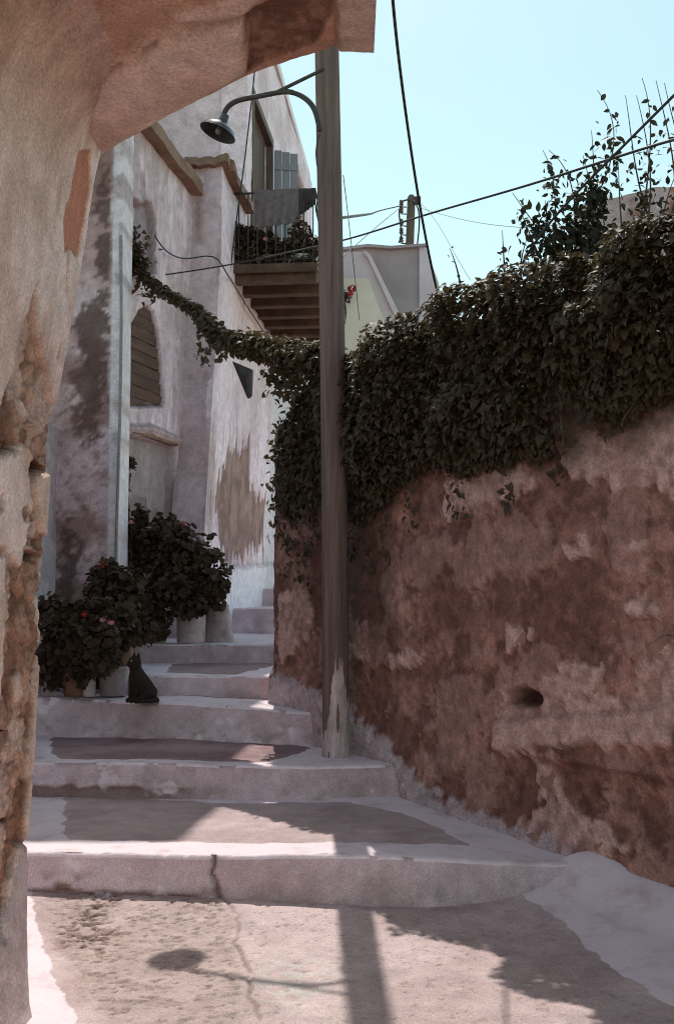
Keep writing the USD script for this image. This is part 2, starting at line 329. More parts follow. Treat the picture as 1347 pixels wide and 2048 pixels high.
Z += 0.045 * sst(Y, 5.2, 6.0) * (1 - .5 * sst(X, -.6, .2)) + 0.02 * sst(sd, -0.02, 0.25) + 0.05 * sst(Y, 5.8, 6.1) * sst(X, 0.2, 1.0) + 0.045 * sst(Y, 5.1, 6.05) * sst(X, .75, 1.35)
wd = (X - W0[0]) * WN[0] + (Y - W0[1]) * WN[1]                 # distance from the garden wall
Z += 0.10 * sst(0.34 - wd, 0.0, 0.34)
C = lerp((0.49, 0.395, 0.37), (0.60, 0.50, 0.475), sst(n1, 0.3, 0.7))
C = lerp(C, (0.27, 0.195, 0.16), 0.8 * pit)
C = lerp(C, (0.42, 0.345, 0.30), 0.55 * roughz)
eros = roughz * sst(fbm(np.stack([X * 5, Y * 3, 0 * X + 5], -1), 4, 12), 0.5, 0.6) * np.maximum(np.exp(-((X + 1.22) / 0.16) ** 2) * sst(n3 + .4 * (n2 - .5), .42, .6), .0)
C = lerp(C, (0.22, 0.14, 0.10), 0.8 * eros); Z -= 0.016 * eros
grn = np.exp(-(((X + 0.17) / 0.2) ** 2 + ((Y - 4.75) / 0.35) ** 2)) * sst(n2, 0.4, 0.6)
C = lerp(C, (0.60, 0.66, 0.58), 0.55 * grn)
C = lerp(C, (0.20, 0.14, 0.11), 0.6 * np.exp(-((X - crack) / 0.012) ** 2) * sst(noise(np.stack([Y * 7, 0 * Y, 0 * Y], -1), 6), 0.2, 0.6))
mesh_, src = closed_grid(np.stack([X, Y, Z], -1), (0, 0, -0.3))
tag(obj('pavement', mesh_, 'paved', cols=C.reshape(-1, 3)[src], sd=sd.reshape(-1)[src], smooth=True), 'beige cement lane floor with whitewashed borders in the foreground', 'pavement', kind='structure')

lane = trimesh.creation.extrude_polygon(__import__('shapely').Polygon([(-1.3, -9), (9.0, -9), (9.0, -6), (3.95, 2.19), (-1.3, 2.19)]), .3); lane.apply_translation([0, 0, -.32])
tag(obj('pavement', lane, 'lower_lane'), 'beige cement lane floor running on downhill behind the viewer', 'pavement', kind='structure')
# the steps. front: (X, Y) of the top front edge; z along it
STEPS = [
    dict(front=[(-2.9, 6.08), (-1.7, 6.04), (-0.7, 5.94), (0.0, 5.90), (0.5, 5.87), (1.0, 5.95), (1.8, 6.25)], z=[(-3, .25), (0.55, .26), (1.1, .21), (1.9, .13)], low=-0.05, seed=11),
    dict(front=[(-2.9, 7.80), (-2.0, 7.74), (-1.0, 7.60), (-0.1, 7.53), (0.5, 7.66), (0.9, 7.75)], z=[(-3, .485), (1, .49)], low=0.18, seed=12),
    dict(front=[(-2.9, 9.22), (-1.95, 9.18), (-1.5, 8.98), (-0.8, 8.80), (-0.2, 8.62), (0.3, 8.5)], z=[(-3, .78), (-1, .765), (-.2, .73), (1, .7)], low=0.40, seed=13),
    dict(front=[(-2.9, 9.75), (-1.9, 9.72), (-1.5, 9.58), (-0.9, 9.52), (-0.3, 9.5), (0.4, 9.5)], z=[(-3, .955), (1, .95)], low=0.66, seed=14),
    dict(front=[(-2.9, 11.5), (-1.9, 11.45), (-1.2, 11.4), (-0.4, 11.35), (1.5, 11.3)], z=[(-3, 1.15), (2, 1.16)], low=0.86, seed=15),
    dict(front=[(-2.9, 14.9), (-1.2, 14.8), (-0.4, 14.7), (2.5, 14.6)], z=[(-3, 1.5), (2, 1.5)], low=1.05, seed=16),
    dict(front=[(-2.9, 17.2), (-1.0, 17.2), (2.5, 17.1)], z=[(-3, 1.8), (2, 1.8)], low=1.4, seed=17),
]
PANELS = {0: [(130, 1582), (260, 1592), (420, 1604), (700, 1609), (800, 1628), (870, 1650), (945, 1685), (800, 1690), (540, 1687), (130, 1676)],
          1: [(105, 1473), (250, 1473), (545, 1477), (600, 1490), (560, 1505), (600, 1522), (390, 1516), (260, 1510), (122, 1508), (95, 1490)],
          3: [(345, 1328), (440, 1325), (560, 1326), (540, 1334), (470, 1350), (330, 1346)]}
LABELS = ['lowest whitewashed step, nearest the camera, with sunlit tread', 'second whitewashed step, the wooden pole stands on its edge', 'third whitewashed step where the dark cat sits',
          'fourth low whitewashed step behind the cat', 'fifth whitewashed step carrying the rear row of pots', 'sixth step at the foot of the white house wall', 'highest step, far up the lane']
for k, S in enumerate(STEPS):
    f = V(S['front']); b = V(STEPS[k + 1]['front']) + [0, 0.12] if k + 1 < len(STEPS) else V([(-2.9, 40), (4, 40)])
    res = 0.0135 if k < 3 else 0.022 if k < 5 else 0.04
    xr = min(f[-1, 0], 2.5)
    xx = np.arange(-2.9, xr, res); F = np.interp(xx, f[:, 0], f[:, 1]); B = np.interp(xx, b[:, 0], b[:, 1])
    B = np.maximum(B, F + 0.1)
    F = F + 0.025 * (fbm(np.stack([xx * 2.2, 0 * xx + k, 0 * xx], -1), 4, S['seed']) - 0.5) + 0.022 * (fbm(np.stack([xx * 14, 0 * xx, 0 * xx], -1), 4, k) - 0.5)
    zt = np.interp(xx, *V(S['z']).T) + 0.03 * (fbm(np.stack([xx * 1.5, 0 * xx, 0 * xx + k], -1), 3, S['seed'] + 40) - 0.5)
    r = 0.022; rows = []; kind = []
    nr = int((zt.mean() - S['low']) / res)
    for t in np.linspace(0, 1, nr): rows.append((-0.045 * (1 - t) + 0 * xx, S['low'] + t * (zt - r - S['low']))); kind.append(0)
    for a in np.linspace(0.15, 1.4, 5): rows.append((r * (1 - math.cos(a)) + 0 * xx, zt - r + r * math.sin(a))); kind.append(1)
    nt = int(min((B - F).max(), 3.4) / res)
    for t in np.linspace(0, 1, nt): rows.append((r + t * (B - F - r), zt + 0.0 * xx)); kind.append(2)
    Yg = np.stack([F + a for a, _ in rows]); Zg = np.stack([q for _, q in rows]); Xg = np.broadcast_to(xx, Yg.shape)
    kd = V(kind)[:, None] * np.ones_like(Xg)
    n1 = fbm(np.stack([Xg * 2.5, Yg * 2.5, Zg * 2.5], -1), 5, S['seed']); n2 = fbm(np.stack([Xg * 13, Yg * 13, Zg * 13], -1), 4, S['seed'] + 5)
    dz = np.where(kd == 2, 0.02 * (n1 - 0.5) + 0.008 * (n2 - 0.5), 0); dy = np.where(kd < 2, 0.035 * (n1 - 0.5) + 0.016 * (n2 - 0.5), 0)
    chip = sst(fbm(np.stack([Xg * 7, 0 * Xg + k, 0 * Xg], -1), 5, S['seed'] + 70), .60, .68) * np.exp(-np.abs(Zg - zt) / .03) * np.exp(-np.abs(Yg - F) / .035)
    dz = dz - .022 * chip; dy = dy + .018 * chip * (kd < 2)
    base = S['low'] + 0.06
    hh = (Zg - base) / (zt - base)
    C = lerp((0.54, 0.435, 0.44), (0.70, 0.59, 0.61), sst(n1, 0.3, 0.7))                  # worn, grimy limewash
    C = lerp(C, (0.40, 0.34, 0.31), 0.7 * (kd == 0) * sst(n2, 0.48, 0.7) * sst(1 - hh, 0.1, 0.8))
    C = lerp(C, (0.44, 0.335, 0.32), 0.45 * (kd == 0) * sst(fbm(np.stack([Xg * 5, Yg * 5, Zg * 2 + 7], -1), 5, S['seed'] + 9), .5, .66))
    paint = np.where(kd == 1, 0.05, np.where(kd == 2, 0.02, -0.03 + 0.03 * (n1 - 0.5) * 4))
    paint = paint - .12 * chip
    if k in PANELS:
        zz = float(np.interp(0, *V(S['z']).T)); pl = [on_z(px, py, zz)[:2] for px, py in PANELS[k]]
        if k == 1: pl = pl[:2] + [(-0.35, 8.7), (-0.2, 8.45), (-0.35, 7.95), (-0.5, 7.72), (-1.0, 7.74), (-1.5, 7.80), (-1.95, 7.86), (-2.1, 8.2)]
        sp = sdpoly(Xg, Yg, pl)
        paint = np.where(kd == 2, -sp, paint)
        C = lerp(C, lerp((0.29, 0.20, 0.20), (0.40, 0.29, 0.28), sst(n1, 0.3, 0.7)) if k else lerp((0.46, 0.37, 0.355), (0.57, 0.47, 0.45), sst(n1, 0.3, 0.7)), (kd == 2) * 1.0)
    if k == 0:                                                                          # the crack down the riser, a dirty foot
        cx = -0.66 + 0.05 * sst(0.2 - Zg, 0, 0.2) + 0.03 * (noise(np.stack([Zg * 30, 0 * Zg, 0 * Zg], -1), 5) - 0.5)
        cr = np.exp(-((Xg - cx) / (0.010 + 0.012 * sst(0.2 - Zg, 0.05, 0.2))) ** 2) * (kd < 2)
        dy += 0.035 * cr; C = lerp(C, (0.20, 0.12, 0.09), 0.8 * cr); paint = paint - 0.2 * cr
        ft = (kd == 0) * sst(0.07 - Zg + 0.05 * (n2 - 0.5), 0, 0.02) * sst(-0.55 - Xg, 0, 0.3)
        C = lerp(C, (0.22, 0.12, 0.085), 0.75 * ft); dy += 0.02 * ft
        sp_ = (kd == 0) * sst(n2, 0.55, 0.66) * sst(-1.15 - Xg, 0, 0.2) * sst(0.16 - Zg, 0, 0.05)
        C = lerp(C, (0.25, 0.16, 0.12), 0.6 * sp_)
    if k == 1:
        ft = (kd == 0) * sst(0.33 - Zg + 0.06 * (n2 - 0.5), 0, 0.02) * sst(-0.7 - Xg, 0, 0.6)
        C = lerp(C, (0.20, 0.13, 0.11), 0.75 * ft); dy += 0.025 * ft
    if k == 2:
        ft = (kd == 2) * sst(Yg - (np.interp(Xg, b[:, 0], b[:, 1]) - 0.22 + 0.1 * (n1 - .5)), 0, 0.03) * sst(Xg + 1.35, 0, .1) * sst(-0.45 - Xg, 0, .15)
        C = lerp(C, (0.20, 0.14, 0.12), 0.8 * ft); paint = paint - 0.2 * ft  # dark strip along the back of the tread: shade painted into the colour
    mesh_, src = closed_grid(np.stack([Xg, Yg + dy, Zg + dz], -1), (0, 0.03, -0.25))
    tag(obj('stone_step', mesh_, 'paved', cols=C.reshape(-1, 3)[src], sd=paint.reshape(-1)[src], smooth=True), LABELS[k], 'step', 'whitewashed steps climbing the lane', kind='structure')

# ================================================================== GARDEN WALL on the right
gw = thing('garden_wall', 'high brown rubble garden wall with flaking render below the ivy, right of the pole', 'wall')
U0 = -4.5; ULEN = 4.5 + 4.24
LEDGE = [on_plane(*p, W0, WN) for p in [(990, 1440), (1347, 1418), (1347, 1488), (990, 1498)]]
HOLE = on_plane(1050, 1395, W0, WN)
PATCH = [[(990, 1440), (1010, 1380), (1090, 1370), (1130, 1320), (1200, 1330), (1210, 1390), (1260, 1420), (1300, 1340), (1400, 1250), (1420, 1490), (990, 1498)],
         [(1130, 1090), (1175, 1080), (1180, 1120), (1140, 1125)], [(1250, 1065), (1290, 1060), (1290, 1090), (1255, 1100)], [(1015, 1255), (1070, 1255), (1070, 1290), (1015, 1295)],
         [(780, 1300), (850, 1310), (850, 1340), (780, 1340)], [(890, 970), (960, 930), (1060, 920), (1080, 980), (1000, 1000), (900, 1040)], [(1130, 880), (1400, 780), (1400, 1000), (1150, 960)],
         [(1040, 1640), (1120, 1600), (1200, 1640), (1250, 1700), (1150, 1760), (1060, 1700)], [(1060, 1500), (1110, 1500), (1110, 1600), (1070, 1600)], [(560, 1180), (620, 1170), (640, 1260), (560, 1330)],
         [(700, 1230), (740, 1230), (750, 1330), (700, 1320)], [(1250, 1210), (1290, 1190), (1310, 1230), (1260, 1240)]]
def to_uz(p): return (np.dot(V(p) - W0, WD), p[2])
PUZ = [[to_uz(on_plane(*q, W0, WN)) for q in pl] for pl in PATCH]
LUZ = [to_uz(p) for p in LEDGE]; HUZ = to_uz(HOLE)
def gw_fn(u, z, P):
    q = np.stack([u, z, 0 * u], -1)
    a = fbm(q * 1.1, 5, 21); b = fbm(q * 4.5, 5, 22); c = fbm(q * 16, 4, 23); e = fbm(q * 30, 3, 24)
    d = 0.07 * (a - 0.5) + 0.028 * (b - 0.5) + 0.014 * (c - 0.5) + 0.010 * (e - 0.5)
    s = np.full(u.shape, -1.0)
    for pl in PUZ: s = np.maximum(s, sdpoly(u, z, pl))
    s = s + 0.16 * (b - 0.5) + 0.10 * (c - 0.5) + .05 * (e - .5)
    p = sst(s, -0.006, 0.012)
    rnd = sst(fbm(q * 3.2 + 9, 6, 25) + .1 * (e - .5), 0.565, 0.585) * 0.8
    d += 0.014 * np.maximum(p, rnd) 
    C = lerp((0.25, 0.125, 0.092), (0.43, 0.235, 0.18), sst(.45 * b + .3 * c + .25 * e, 0.38, 0.60))
    C = lerp(C, (0.19, 0.085, 0.064), 0.55 * sst(a, 0.50, 0.66))
    C = lerp(C, (0.12, 0.055, 0.042), 0.6 * sst(fbm(q * 9 + 13, 4, 28), .56, .66))
    C = lerp(C, (0.15, 0.07, 0.052), 0.45 * sst(fbm(q * 3.1 + 31, 5, 27), .55, .66))
    C = lerp(C, (0.62, 0.41, 0.345), 0.75 * p * (.5 + .8 * sst(c, .35, .6)))
    C = lerp(C, (0.50, 0.31, 0.25), 0.5 * rnd)
    led = sdpoly(u, z, LUZ) + 0.03 * (c - 0.5)
    l = sst(led, -0.02, 0.02); d += 0.03 * l; C = lerp(C, (0.60, 0.40, 0.335), 0.65 * l)
    und = sst(LUZ[3][1] - z, 0.0, 0.02) * sst(0.55 - (LUZ[3][1] - z), 0, 0.4) * sst(LUZ[0][0] - u + .1, 0, 0.1)
    d -= 0.035 * und
    h = np.exp(-(((u - HUZ[0]) / 0.15) ** 2 + ((z - HUZ[1]) / 0.055) ** 2) ** 3); d -= 0.13 * h; C = lerp(C, (0.05, 0.028, 0.022), 0.9 * h)
    moss = sst(u - 2.35 + 0.5 * (a - .5), 0, 0.35) * sst(4.0 - u, 0, 0.9) * sst(z + 0.9 * (b - .5), 0.7, 1.7)
    C = lerp(C, (0.085, 0.058, 0.045), 0.7 * moss)
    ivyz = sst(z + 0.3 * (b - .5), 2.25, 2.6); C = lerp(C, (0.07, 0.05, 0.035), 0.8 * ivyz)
    skirt = np.interp(u, [-4.5, 0, 1.1, 2.1, 2.45, 3.1, 4.5], [0.1, 0.1, 0.28, 0.36, 0.58, 0.85, 1.06])
    k = sst(skirt + 0.16 * (c - .5) + 0.1 * (b - .5) - z, 0, 0.03)
    C = lerp(C, (0.56, 0.49, 0.49), 0.8 * k); d += 0.05 * sst(skirt + .05 - z, 0, 0.12)
    return d, C, None
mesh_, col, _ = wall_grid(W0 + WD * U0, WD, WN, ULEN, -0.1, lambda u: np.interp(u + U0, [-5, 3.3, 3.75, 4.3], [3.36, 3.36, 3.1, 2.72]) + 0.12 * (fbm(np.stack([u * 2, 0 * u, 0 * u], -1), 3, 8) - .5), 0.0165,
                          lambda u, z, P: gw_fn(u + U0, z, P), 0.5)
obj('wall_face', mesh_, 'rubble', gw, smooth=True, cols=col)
# separate stones showing through the render
ST = [(1150, 1105, .13, .09), (1270, 1080, .12, .09), (1040, 1275, .16, .10), (800, 1325, .17, .09), (900, 1290, .14, .08), (1180, 1360, .26, .15), (1120, 1400, .22, .10), (1320, 1300, .20, .16),
      (1250, 1390, .16, .1), (1090, 1560, .15, .17), (1010, 1560, .14, .12), (1200, 1560, .17, .1), (1300, 1580, .18, .12), (940, 1420, .17, .11), (860, 1400, .14, .10), (960, 1190, .12, .08),
      (1100, 1220, .13, .08), (880, 1160, .10, .08), (1230, 1230, .12, .09), (1200, 1700, .16, .11), (1080, 1680, .14, .09), (980, 1600, .15, .10), (900, 1500, .13, .09), (1310, 1160, .13, .1), (780, 1430, .1, .08),
      (600, 1250, .13, .1), (580, 1120, .12, .09), (740, 1280, .1, .08)]
for i, (px, py, w, h) in enumerate(ST):
    p = on_plane(px, py, W0, WN); s = stone((0, 0, 0), (w, 0.10, h), i)
    uz = to_uz(p); dd = float(gw_fn(V([uz[0]]), V([uz[1]]), None)[0][0])
    obj('stone', oriented(s, p + WN * (dd - 0.046), WD, WN), 'wall_stone' if i in (5, 6) else 'brown_stone', gw, smooth=28)

# garden ground held by the wall, and the wall at its back
b = trimesh.creation.extrude_polygon(__import__('shapely').Polygon([(4.6, 1.6), (9, 1.6), (9, 11), (0.15, 9.1)]), 3.0); b.apply_translation([0.05, 0, 0.05])
b.apply_translation(-WN * 0.25)
tag(obj('terrace', b, 'earth'), 'raised garden earth held behind the ivy-covered wall', 'terrace', kind='structure')
bw = thing('terrace_wall', 'weathered reddish wall with pale flakes rising behind the shrub at the far right', 'wall')
def bw_fn(u, z, P):
    q = np.stack([u, z, 0 * u], -1); a = fbm(q * 2, 5, 61); b = fbm(q * 9, 4, 62)
    C = lerp((0.26, 0.12, 0.085), (0.38, 0.19, 0.14), sst(b, .3, .7)); C = lerp(C, (0.60, 0.52, 0.52), 0.7 * sst(a + .1 * b, 0.64, 0.70))
    return 0.06 * (a - .5) + 0.03 * (b - .5), C, None
mesh_, col, _ = wall_grid((2.05, 9.3, 0), (0.95, -0.31, 0), (-0.31, -0.95, 0), 3.2, 3.0, lambda u: 5.03 + 0.06 * u + 0.06 * (noise(np.stack([u * 6, 0 * u, 0 * u], -1), 3) - .5), 0.03, bw_fn, 0.3)
obj('wall_face', mesh_, 'old_plaster', bw, smooth=True, cols=col)

# ================================================================== NEAR HOUSE on the left, with its overhang
nh = thing('stone_house', 'near house with peeling ochre plaster, rubble showing and an overhanging storey, left edge', 'house')
EDGE = [(232, 330), (243, 290), (258, 258), (275, 232), (300, 208), (350, 196), (420, 185), (500, 173), (560, 164), (700, 140), (820, 117), (900, 112), (1000, 106), (1100, 98), (1200, 96), (1300, 90), (1400, 82), (1500, 77), (1600, 70), (1700, 61), (1800, 56), (1900, 55), (2000, 57), (2040, 66)]
YE = 4.38
EZ = V([[at(px, py, YE)[2], at(px, py, YE)[0]] for py, px in EDGE]); EZ = EZ[np.argsort(EZ[:, 0])]
def face_x(z): return np.interp(z, EZ[:, 0], EZ[:, 1])
def on_face(px, py):
    d = ray(px, py); z = 1.6
    for _ in range(30):
        t = float(face_x(z)) / d[0]; z = 0.5 * z + 0.5 * (EYE + d[2] * t)
    return (d[1] * t, EYE + d[2] * t)
VOID = [[on_face(*p) for p in pl] for pl in [[(60, 938), (84, 918), (102, 912), (102, 938), (80, 950), (72, 1000), (64, 990)], [(45, 1020), (60, 1012), (66, 1045), (50, 1040)], [(69, 1022), (82, 1016), (84, 1040), (72, 1042)],
    [(52, 1066), (88, 1082), (88, 1096), (60, 1086)], [(48, 1098), (88, 1108), (88, 1126), (55, 1120)], [(28, 872), (40, 868), (40, 900), (27, 915)], [(2, 985), (12, 990), (10, 1020), (0, 1025)], [(58, 835), (66, 828), (72, 842), (62, 850)],
    [(10, 1462), (32, 1462), (24, 1482), (6, 1478)], [(14, 1640), (30, 1632), (26, 1648)]]]
RUB = [on_face(*p) for p in [(82, 545), (72, 640), (88, 700), (100, 770), (118, 815), (112, 960), (96, 1200), (80, 1450), (72, 1600), (62, 1690), (36, 1700), (20, 1790), (8, 1880), (-160, 1900), (-160, 1000), (-60, 860), (0, 800), (25, 740), (48, 655), (60, 610)]]
REM = [[on_face(*p) for p in pl] for pl in [
    [(45, 800), (75, 835), (90, 860), (75, 870), (48, 830)], [(42, 885), (62, 885), (70, 915), (60, 940), (70, 1000), (55, 1080), (42, 1125), (15, 1100), (-60, 1090), (-60, 900), (20, 905)],
    [(78, 945), (106, 945), (107, 1020), (103, 1080), (88, 1060), (82, 1000), (72, 970)], [(-40, 1120), (12, 1110), (8, 1300), (-2, 1450), (-40, 1600)],
    [(86, 1300), (91, 1310), (80, 1480), (62, 1560), (55, 1560), (72, 1420)], [(66, 1560), (73, 1590), (60, 1690), (52, 1640)], [(30, 1350), (45, 1340), (50, 1390), (38, 1400)]]]
SAL = [on_face(*p) for p in [(152, 302), (183, 298), (182, 370), (172, 430), (160, 500), (152, 512), (145, 500), (128, 505), (128, 430), (142, 380)]]
SLIT = [[on_face(*p) for p in pl] for pl in [[(134, 500), (140, 500), (136, 590), (133, 580)], [(119, 690), (123, 690), (119, 718), (116, 715)]]]
LOWC = [on_face(*p) for p in [(42, 1680), (64, 1740), (70, 2100), (-200, 2100), (-200, 1950), (4, 1860), (22, 1770)]]
from scipy.spatial import cKDTree
_g = np.random.default_rng(3)
CELL = V([(y + (.06 if j % 2 else 0) + _g.uniform(-.035, .035), z + _g.uniform(-.022, .022)) for j, z in enumerate(np.arange(-.2, 3.6, .088)) for y in np.arange(2.1, 4.6, .135)])
CTREE = cKDTree(CELL * [0.72, 1.0]); CRND = _g.uniform(size=(len(CELL), 2))
def masonry(y, z, q):
    w = .03 * (fbm(q * 9, 3, 77) - .5), .03 * (fbm(q * 9 + 5, 3, 78) - .5)
    d, i = CTREE.query(np.stack([(y + w[0]) * .72, z + w[1]], -1).reshape(-1, 2), k=2)
    return (d[:, 1] - d[:, 0]).reshape(y.shape), CRND[i[:, 0]].reshape(y.shape + (2,))
def nh_fn(u, z, P):
    y = P[..., 1]; q = np.stack([y, z, 0 * y], -1)
    a = fbm(q * 2.2, 5, 31); b = fbm(q * 8, 5, 32); c = fbm(q * 28, 4, 33)
    s = sdpoly(y, z, RUB) + 0.07 * (b - 0.5)
    rem = np.full(y.shape, -1.0)
    for pl in REM: rem = np.maximum(rem, sdpoly(y, z, pl))
    rem = rem + 0.04 * (b - 0.5) + 0.02 * (c - .5)
    rb = sst(s, -0.004, 0.010) * (1 - sst(rem, -0.004, 0.008))
    sal = sst(sdpoly(y, z, SAL) + 0.02 * (b - .5), -0.003, 0.004)
    C = lerp((0.68, 0.49, 0.39), (0.85, 0.685, 0.585), sst(a, .35, .62))
    C = lerp(C, (0.47, 0.29, 0.19), 0.6 * sst(fbm(np.stack([y * 5, z * 1.3, 0 * y], -1), 4, 36), 0.52, 0.68))
    Cr = lerp((0.27, 0.135, 0.085), (0.48, 0.29, 0.20), sst(b, .32, .66)); Cr = lerp(Cr, (0.13, 0.06, 0.04), 0.85 * sst(a, .48, .62) * sst(c, 0.3, 0.55))
    jd, cr = masonry(y, z, q); jt = sst(jd, .004, .022)
    Cr = Cr * (.72 + .6 * cr[..., :1]); Cr = lerp((0.20, 0.11, 0.075), Cr, .6 + .4 * jt)
    vo = np.full(y.shape, -1.0)
    for pl in VOID: vo = np.maximum(vo, sdpoly(y, z, pl))
    vo = sst(vo + .02 * (b - .5) + .012 * (c - .5), -.004, .01)
    Cr = lerp(Cr, (0.64, 0.46, 0.37), .75 * sst(fbm(q * 5.5 + 17, 5, 39), .56, .62)); Cr = lerp(Cr, (0.07, 0.035, 0.025), .85 * vo)
    C = lerp(C, Cr, np.maximum(rb, vo)); C = lerp(C, (0.42, 0.25, 0.165), .6 * sst(z, 2.7, 3.4) * sst(4.05 - y + .5 * (a - .5), 0, .3)); C = lerp(C, (0.52, 0.205, 0.115), 0.95 * sal)  # brown towards the wall top: cove shading painted in, in the soffit tone
    lw = sst(sdpoly(y, z, LOWC) + 0.02 * (b - .5), -0.004, 0.01)
    C = lerp(C, (0.52, 0.44, 0.42), 0.85 * lw)
    d = 0.02 * (a - .5) + 0.006 * (c - .5) - 0.06 * vo - rb * (0.026 - .007 * jt * (.3 + cr[..., 1]) - 0.022 * (b - 0.5) - 0.026 * (c - 0.5) - .014 * (fbm(q * 55, 3, 34) - .5) + 0.04 * sst(a, 0.50, 0.6)) - 0.012 * sal + 0.01 * lw
    for pl in SLIT:
        sl = sst(sdpoly(y, z, pl), -0.004, 0.003); d -= 0.035 * sl; C = lerp(C, (0.16, 0.08, 0.05), 0.7 * sl)
    d += .20 * sst(z, 3.0, 3.6) ** 2 * sst(4.22 - y, 0, .55)
    edge = sst(y, YE - 0.05, YE); d -= 0.04 * edge ** 2 + 0.03 * edge * (b - .4)
    return d, C, None
# u runs along -y so that the face looks towards the lane (+x)
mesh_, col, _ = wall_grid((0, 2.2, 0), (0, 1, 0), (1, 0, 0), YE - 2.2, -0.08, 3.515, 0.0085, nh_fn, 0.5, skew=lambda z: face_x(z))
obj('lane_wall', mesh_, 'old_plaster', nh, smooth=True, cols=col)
obj('wall', cat_([box(-5, -1.62, -5, 4.30, -0.1, 3.5), box(-1.75, -1.25, -5, 2.19, -0.1, 3.46)]), 'limewash', nh)
r_ = random.Random(5)
nst = 0; seen_ = set()
for i in range(400):
    px, py = r_.uniform(2, 115), r_.uniform(640, 1690)
    yz = on_face(px, py); yz = tuple(CELL[np.argmin(((CELL - V(yz)) ** 2).sum(1))])
    if yz in seen_: continue
    seen_.add(yz)
    if yz[0] > YE - 0.05 or sdpoly(V([yz[0]]), V([yz[1]]), RUB)[0] < 0.03 or max(sdpoly(V([yz[0]]), V([yz[1]]), pl)[0] for pl in REM) > -0.02: continue
    s = stone((0, 0, 0), (r_.uniform(.10, .15), 0.10, r_.uniform(.065, .09)), 60 + i)
    s = oriented(s, (face_x(yz[1]) - 0.068 - 0.012 * r_.random(), yz[0], yz[1]), V([0, 1, 0]), V([1, 0, 0]))
    if nst % 1 == 0: obj('stone', s, r_.choice(['brown_stone', 'brown_stone', 'wall_stone']), nh, smooth=28); nst += 1
    if nst > 16: break
# the overhang: underside with a pale plastered beam along its edge, a broken dark stretch and a squared end
XF = np.linspace(-1.62, 0.124, 230); YFR = np.interp(XF, [-1.62, -.99, -.867, -.6, -.314, -.005, .124], [5.0, 4.45, 4.30, 4.03, 3.775, 3.578, 3.57])
A_, B_, C_, D_ = V([-1.62, 4.82]), V([0.124, 3.575]), V([0.09, 0.3]), V([-1.62, 0.3])
nu, nv = 230, 330
uu, vv = np.meshgrid(np.linspace(0, 1, nu), np.linspace(0, 1, nv) ** 1.5)
PL = (1 - vv)[..., None] * np.stack([np.broadcast_to(XF, uu.shape), np.broadcast_to(YFR, uu.shape)], -1) + vv[..., None] * ((1 - uu)[..., None] * D_ + uu[..., None] * C_)
Xo, Yo = PL[..., 0], PL[..., 1]
ZO = 3.42
def soff(pl): return [on_z(px, py, ZO)[:2] for px, py in pl]
BAND = soff([(490, 160), (493, 52), (420, 68), (350, 82), (270, 130), (150, 195), (70, 245), (20, 330), (0, 500), (200, 320)])
DARK = soff([(488, 170), (497, 100), (492, 52), (560, 20), (640, -40), (672, -30), (668, 50), (640, 110)])
BLOCK = soff([(668, 110), (672, 40), (655, -20), (690, -200), (900, -200), (900, 120)])
RID = soff([(500, 44), (350, 74), (340, 60), (480, 20), (560, -60), (600, -60), (540, 20)])
q = np.stack([Xo, Yo, 0 * Xo], -1); a = fbm(q * 2.5, 5, 41); b = fbm(q * 8, 5, 42); c = fbm(q * 26, 4, 43)
band = sst(sdpoly(Xo, Yo, BAND) + .05 * (b - .5), -0.05, 0.05); dark = sst(sdpoly(Xo, Yo, DARK) + .05 * (b - .5), -.004, .008); blk = sst(sdpoly(Xo, Yo, BLOCK) + .02 * (b - .5), -.004, .012)
rid = sst(sdpoly(Xo, Yo, RID) + .03 * (b - .5), -.01, .02)
Zo = ZO + 0.05 - 0.045 * band - 0.04 * blk - 0.01 * rid + dark * (0.03 + 0.06 * (b - .5)) + 0.03 * (a - .5) + 0.010 * (b - .5) + 0.004 * (c - .5)
Zo += 0.10 * sst(Xo, -1.05, -1.3) * 0
Co = lerp((0.44, 0.255, 0.165), (0.56, 0.35, 0.245), sst(a, .35, .65)); Co = lerp(Co, (0.32, 0.175, 0.11), .7 * sst(fbm(q * 3.2 + 4, 4, 45), .55, .68))
Co = lerp(Co, lerp((0.64, 0.46, 0.36), (0.75, 0.59, 0.49), sst(a, .35, .65)), np.maximum(band, .8 * rid)); Co = lerp(Co, lerp((0.17, 0.09, 0.06), (0.30, 0.17, 0.115), sst(c, .3, .7)), dark); Co = lerp(Co, lerp((0.46, 0.34, 0.27), (0.56, 0.44, 0.37), sst(b, .3, .7)), blk)
ck = np.abs(sdpoly(Xo, Yo, BAND)); ck = np.exp(-(ck / 0.008) ** 2) * sst(b, .45, .6); Co = lerp(Co, (0.18, 0.10, 0.06), .6 * ck); Zo += .012 * ck
P = np.stack([Xo, Yo, Zo], -1)
mesh_, src = closed_grid(P, (0, 0, 0.42))
obj('overhang', mesh_, 'old_plaster', nh, smooth=True, cols=Co.reshape(-1, 3)[src])
up = trimesh.creation.extrude_polygon(__import__('shapely').Polygon([(-5, 5.2), (-1.7, 4.78), (-0.3, 3.7), (0.02, 3.50), (0.0, 0.2), (-1.3, -5), (-5, -5)]), 1.3); up.apply_translation([0, 0, 3.86])
obj('upper_wall', up, 'limewash', nh)
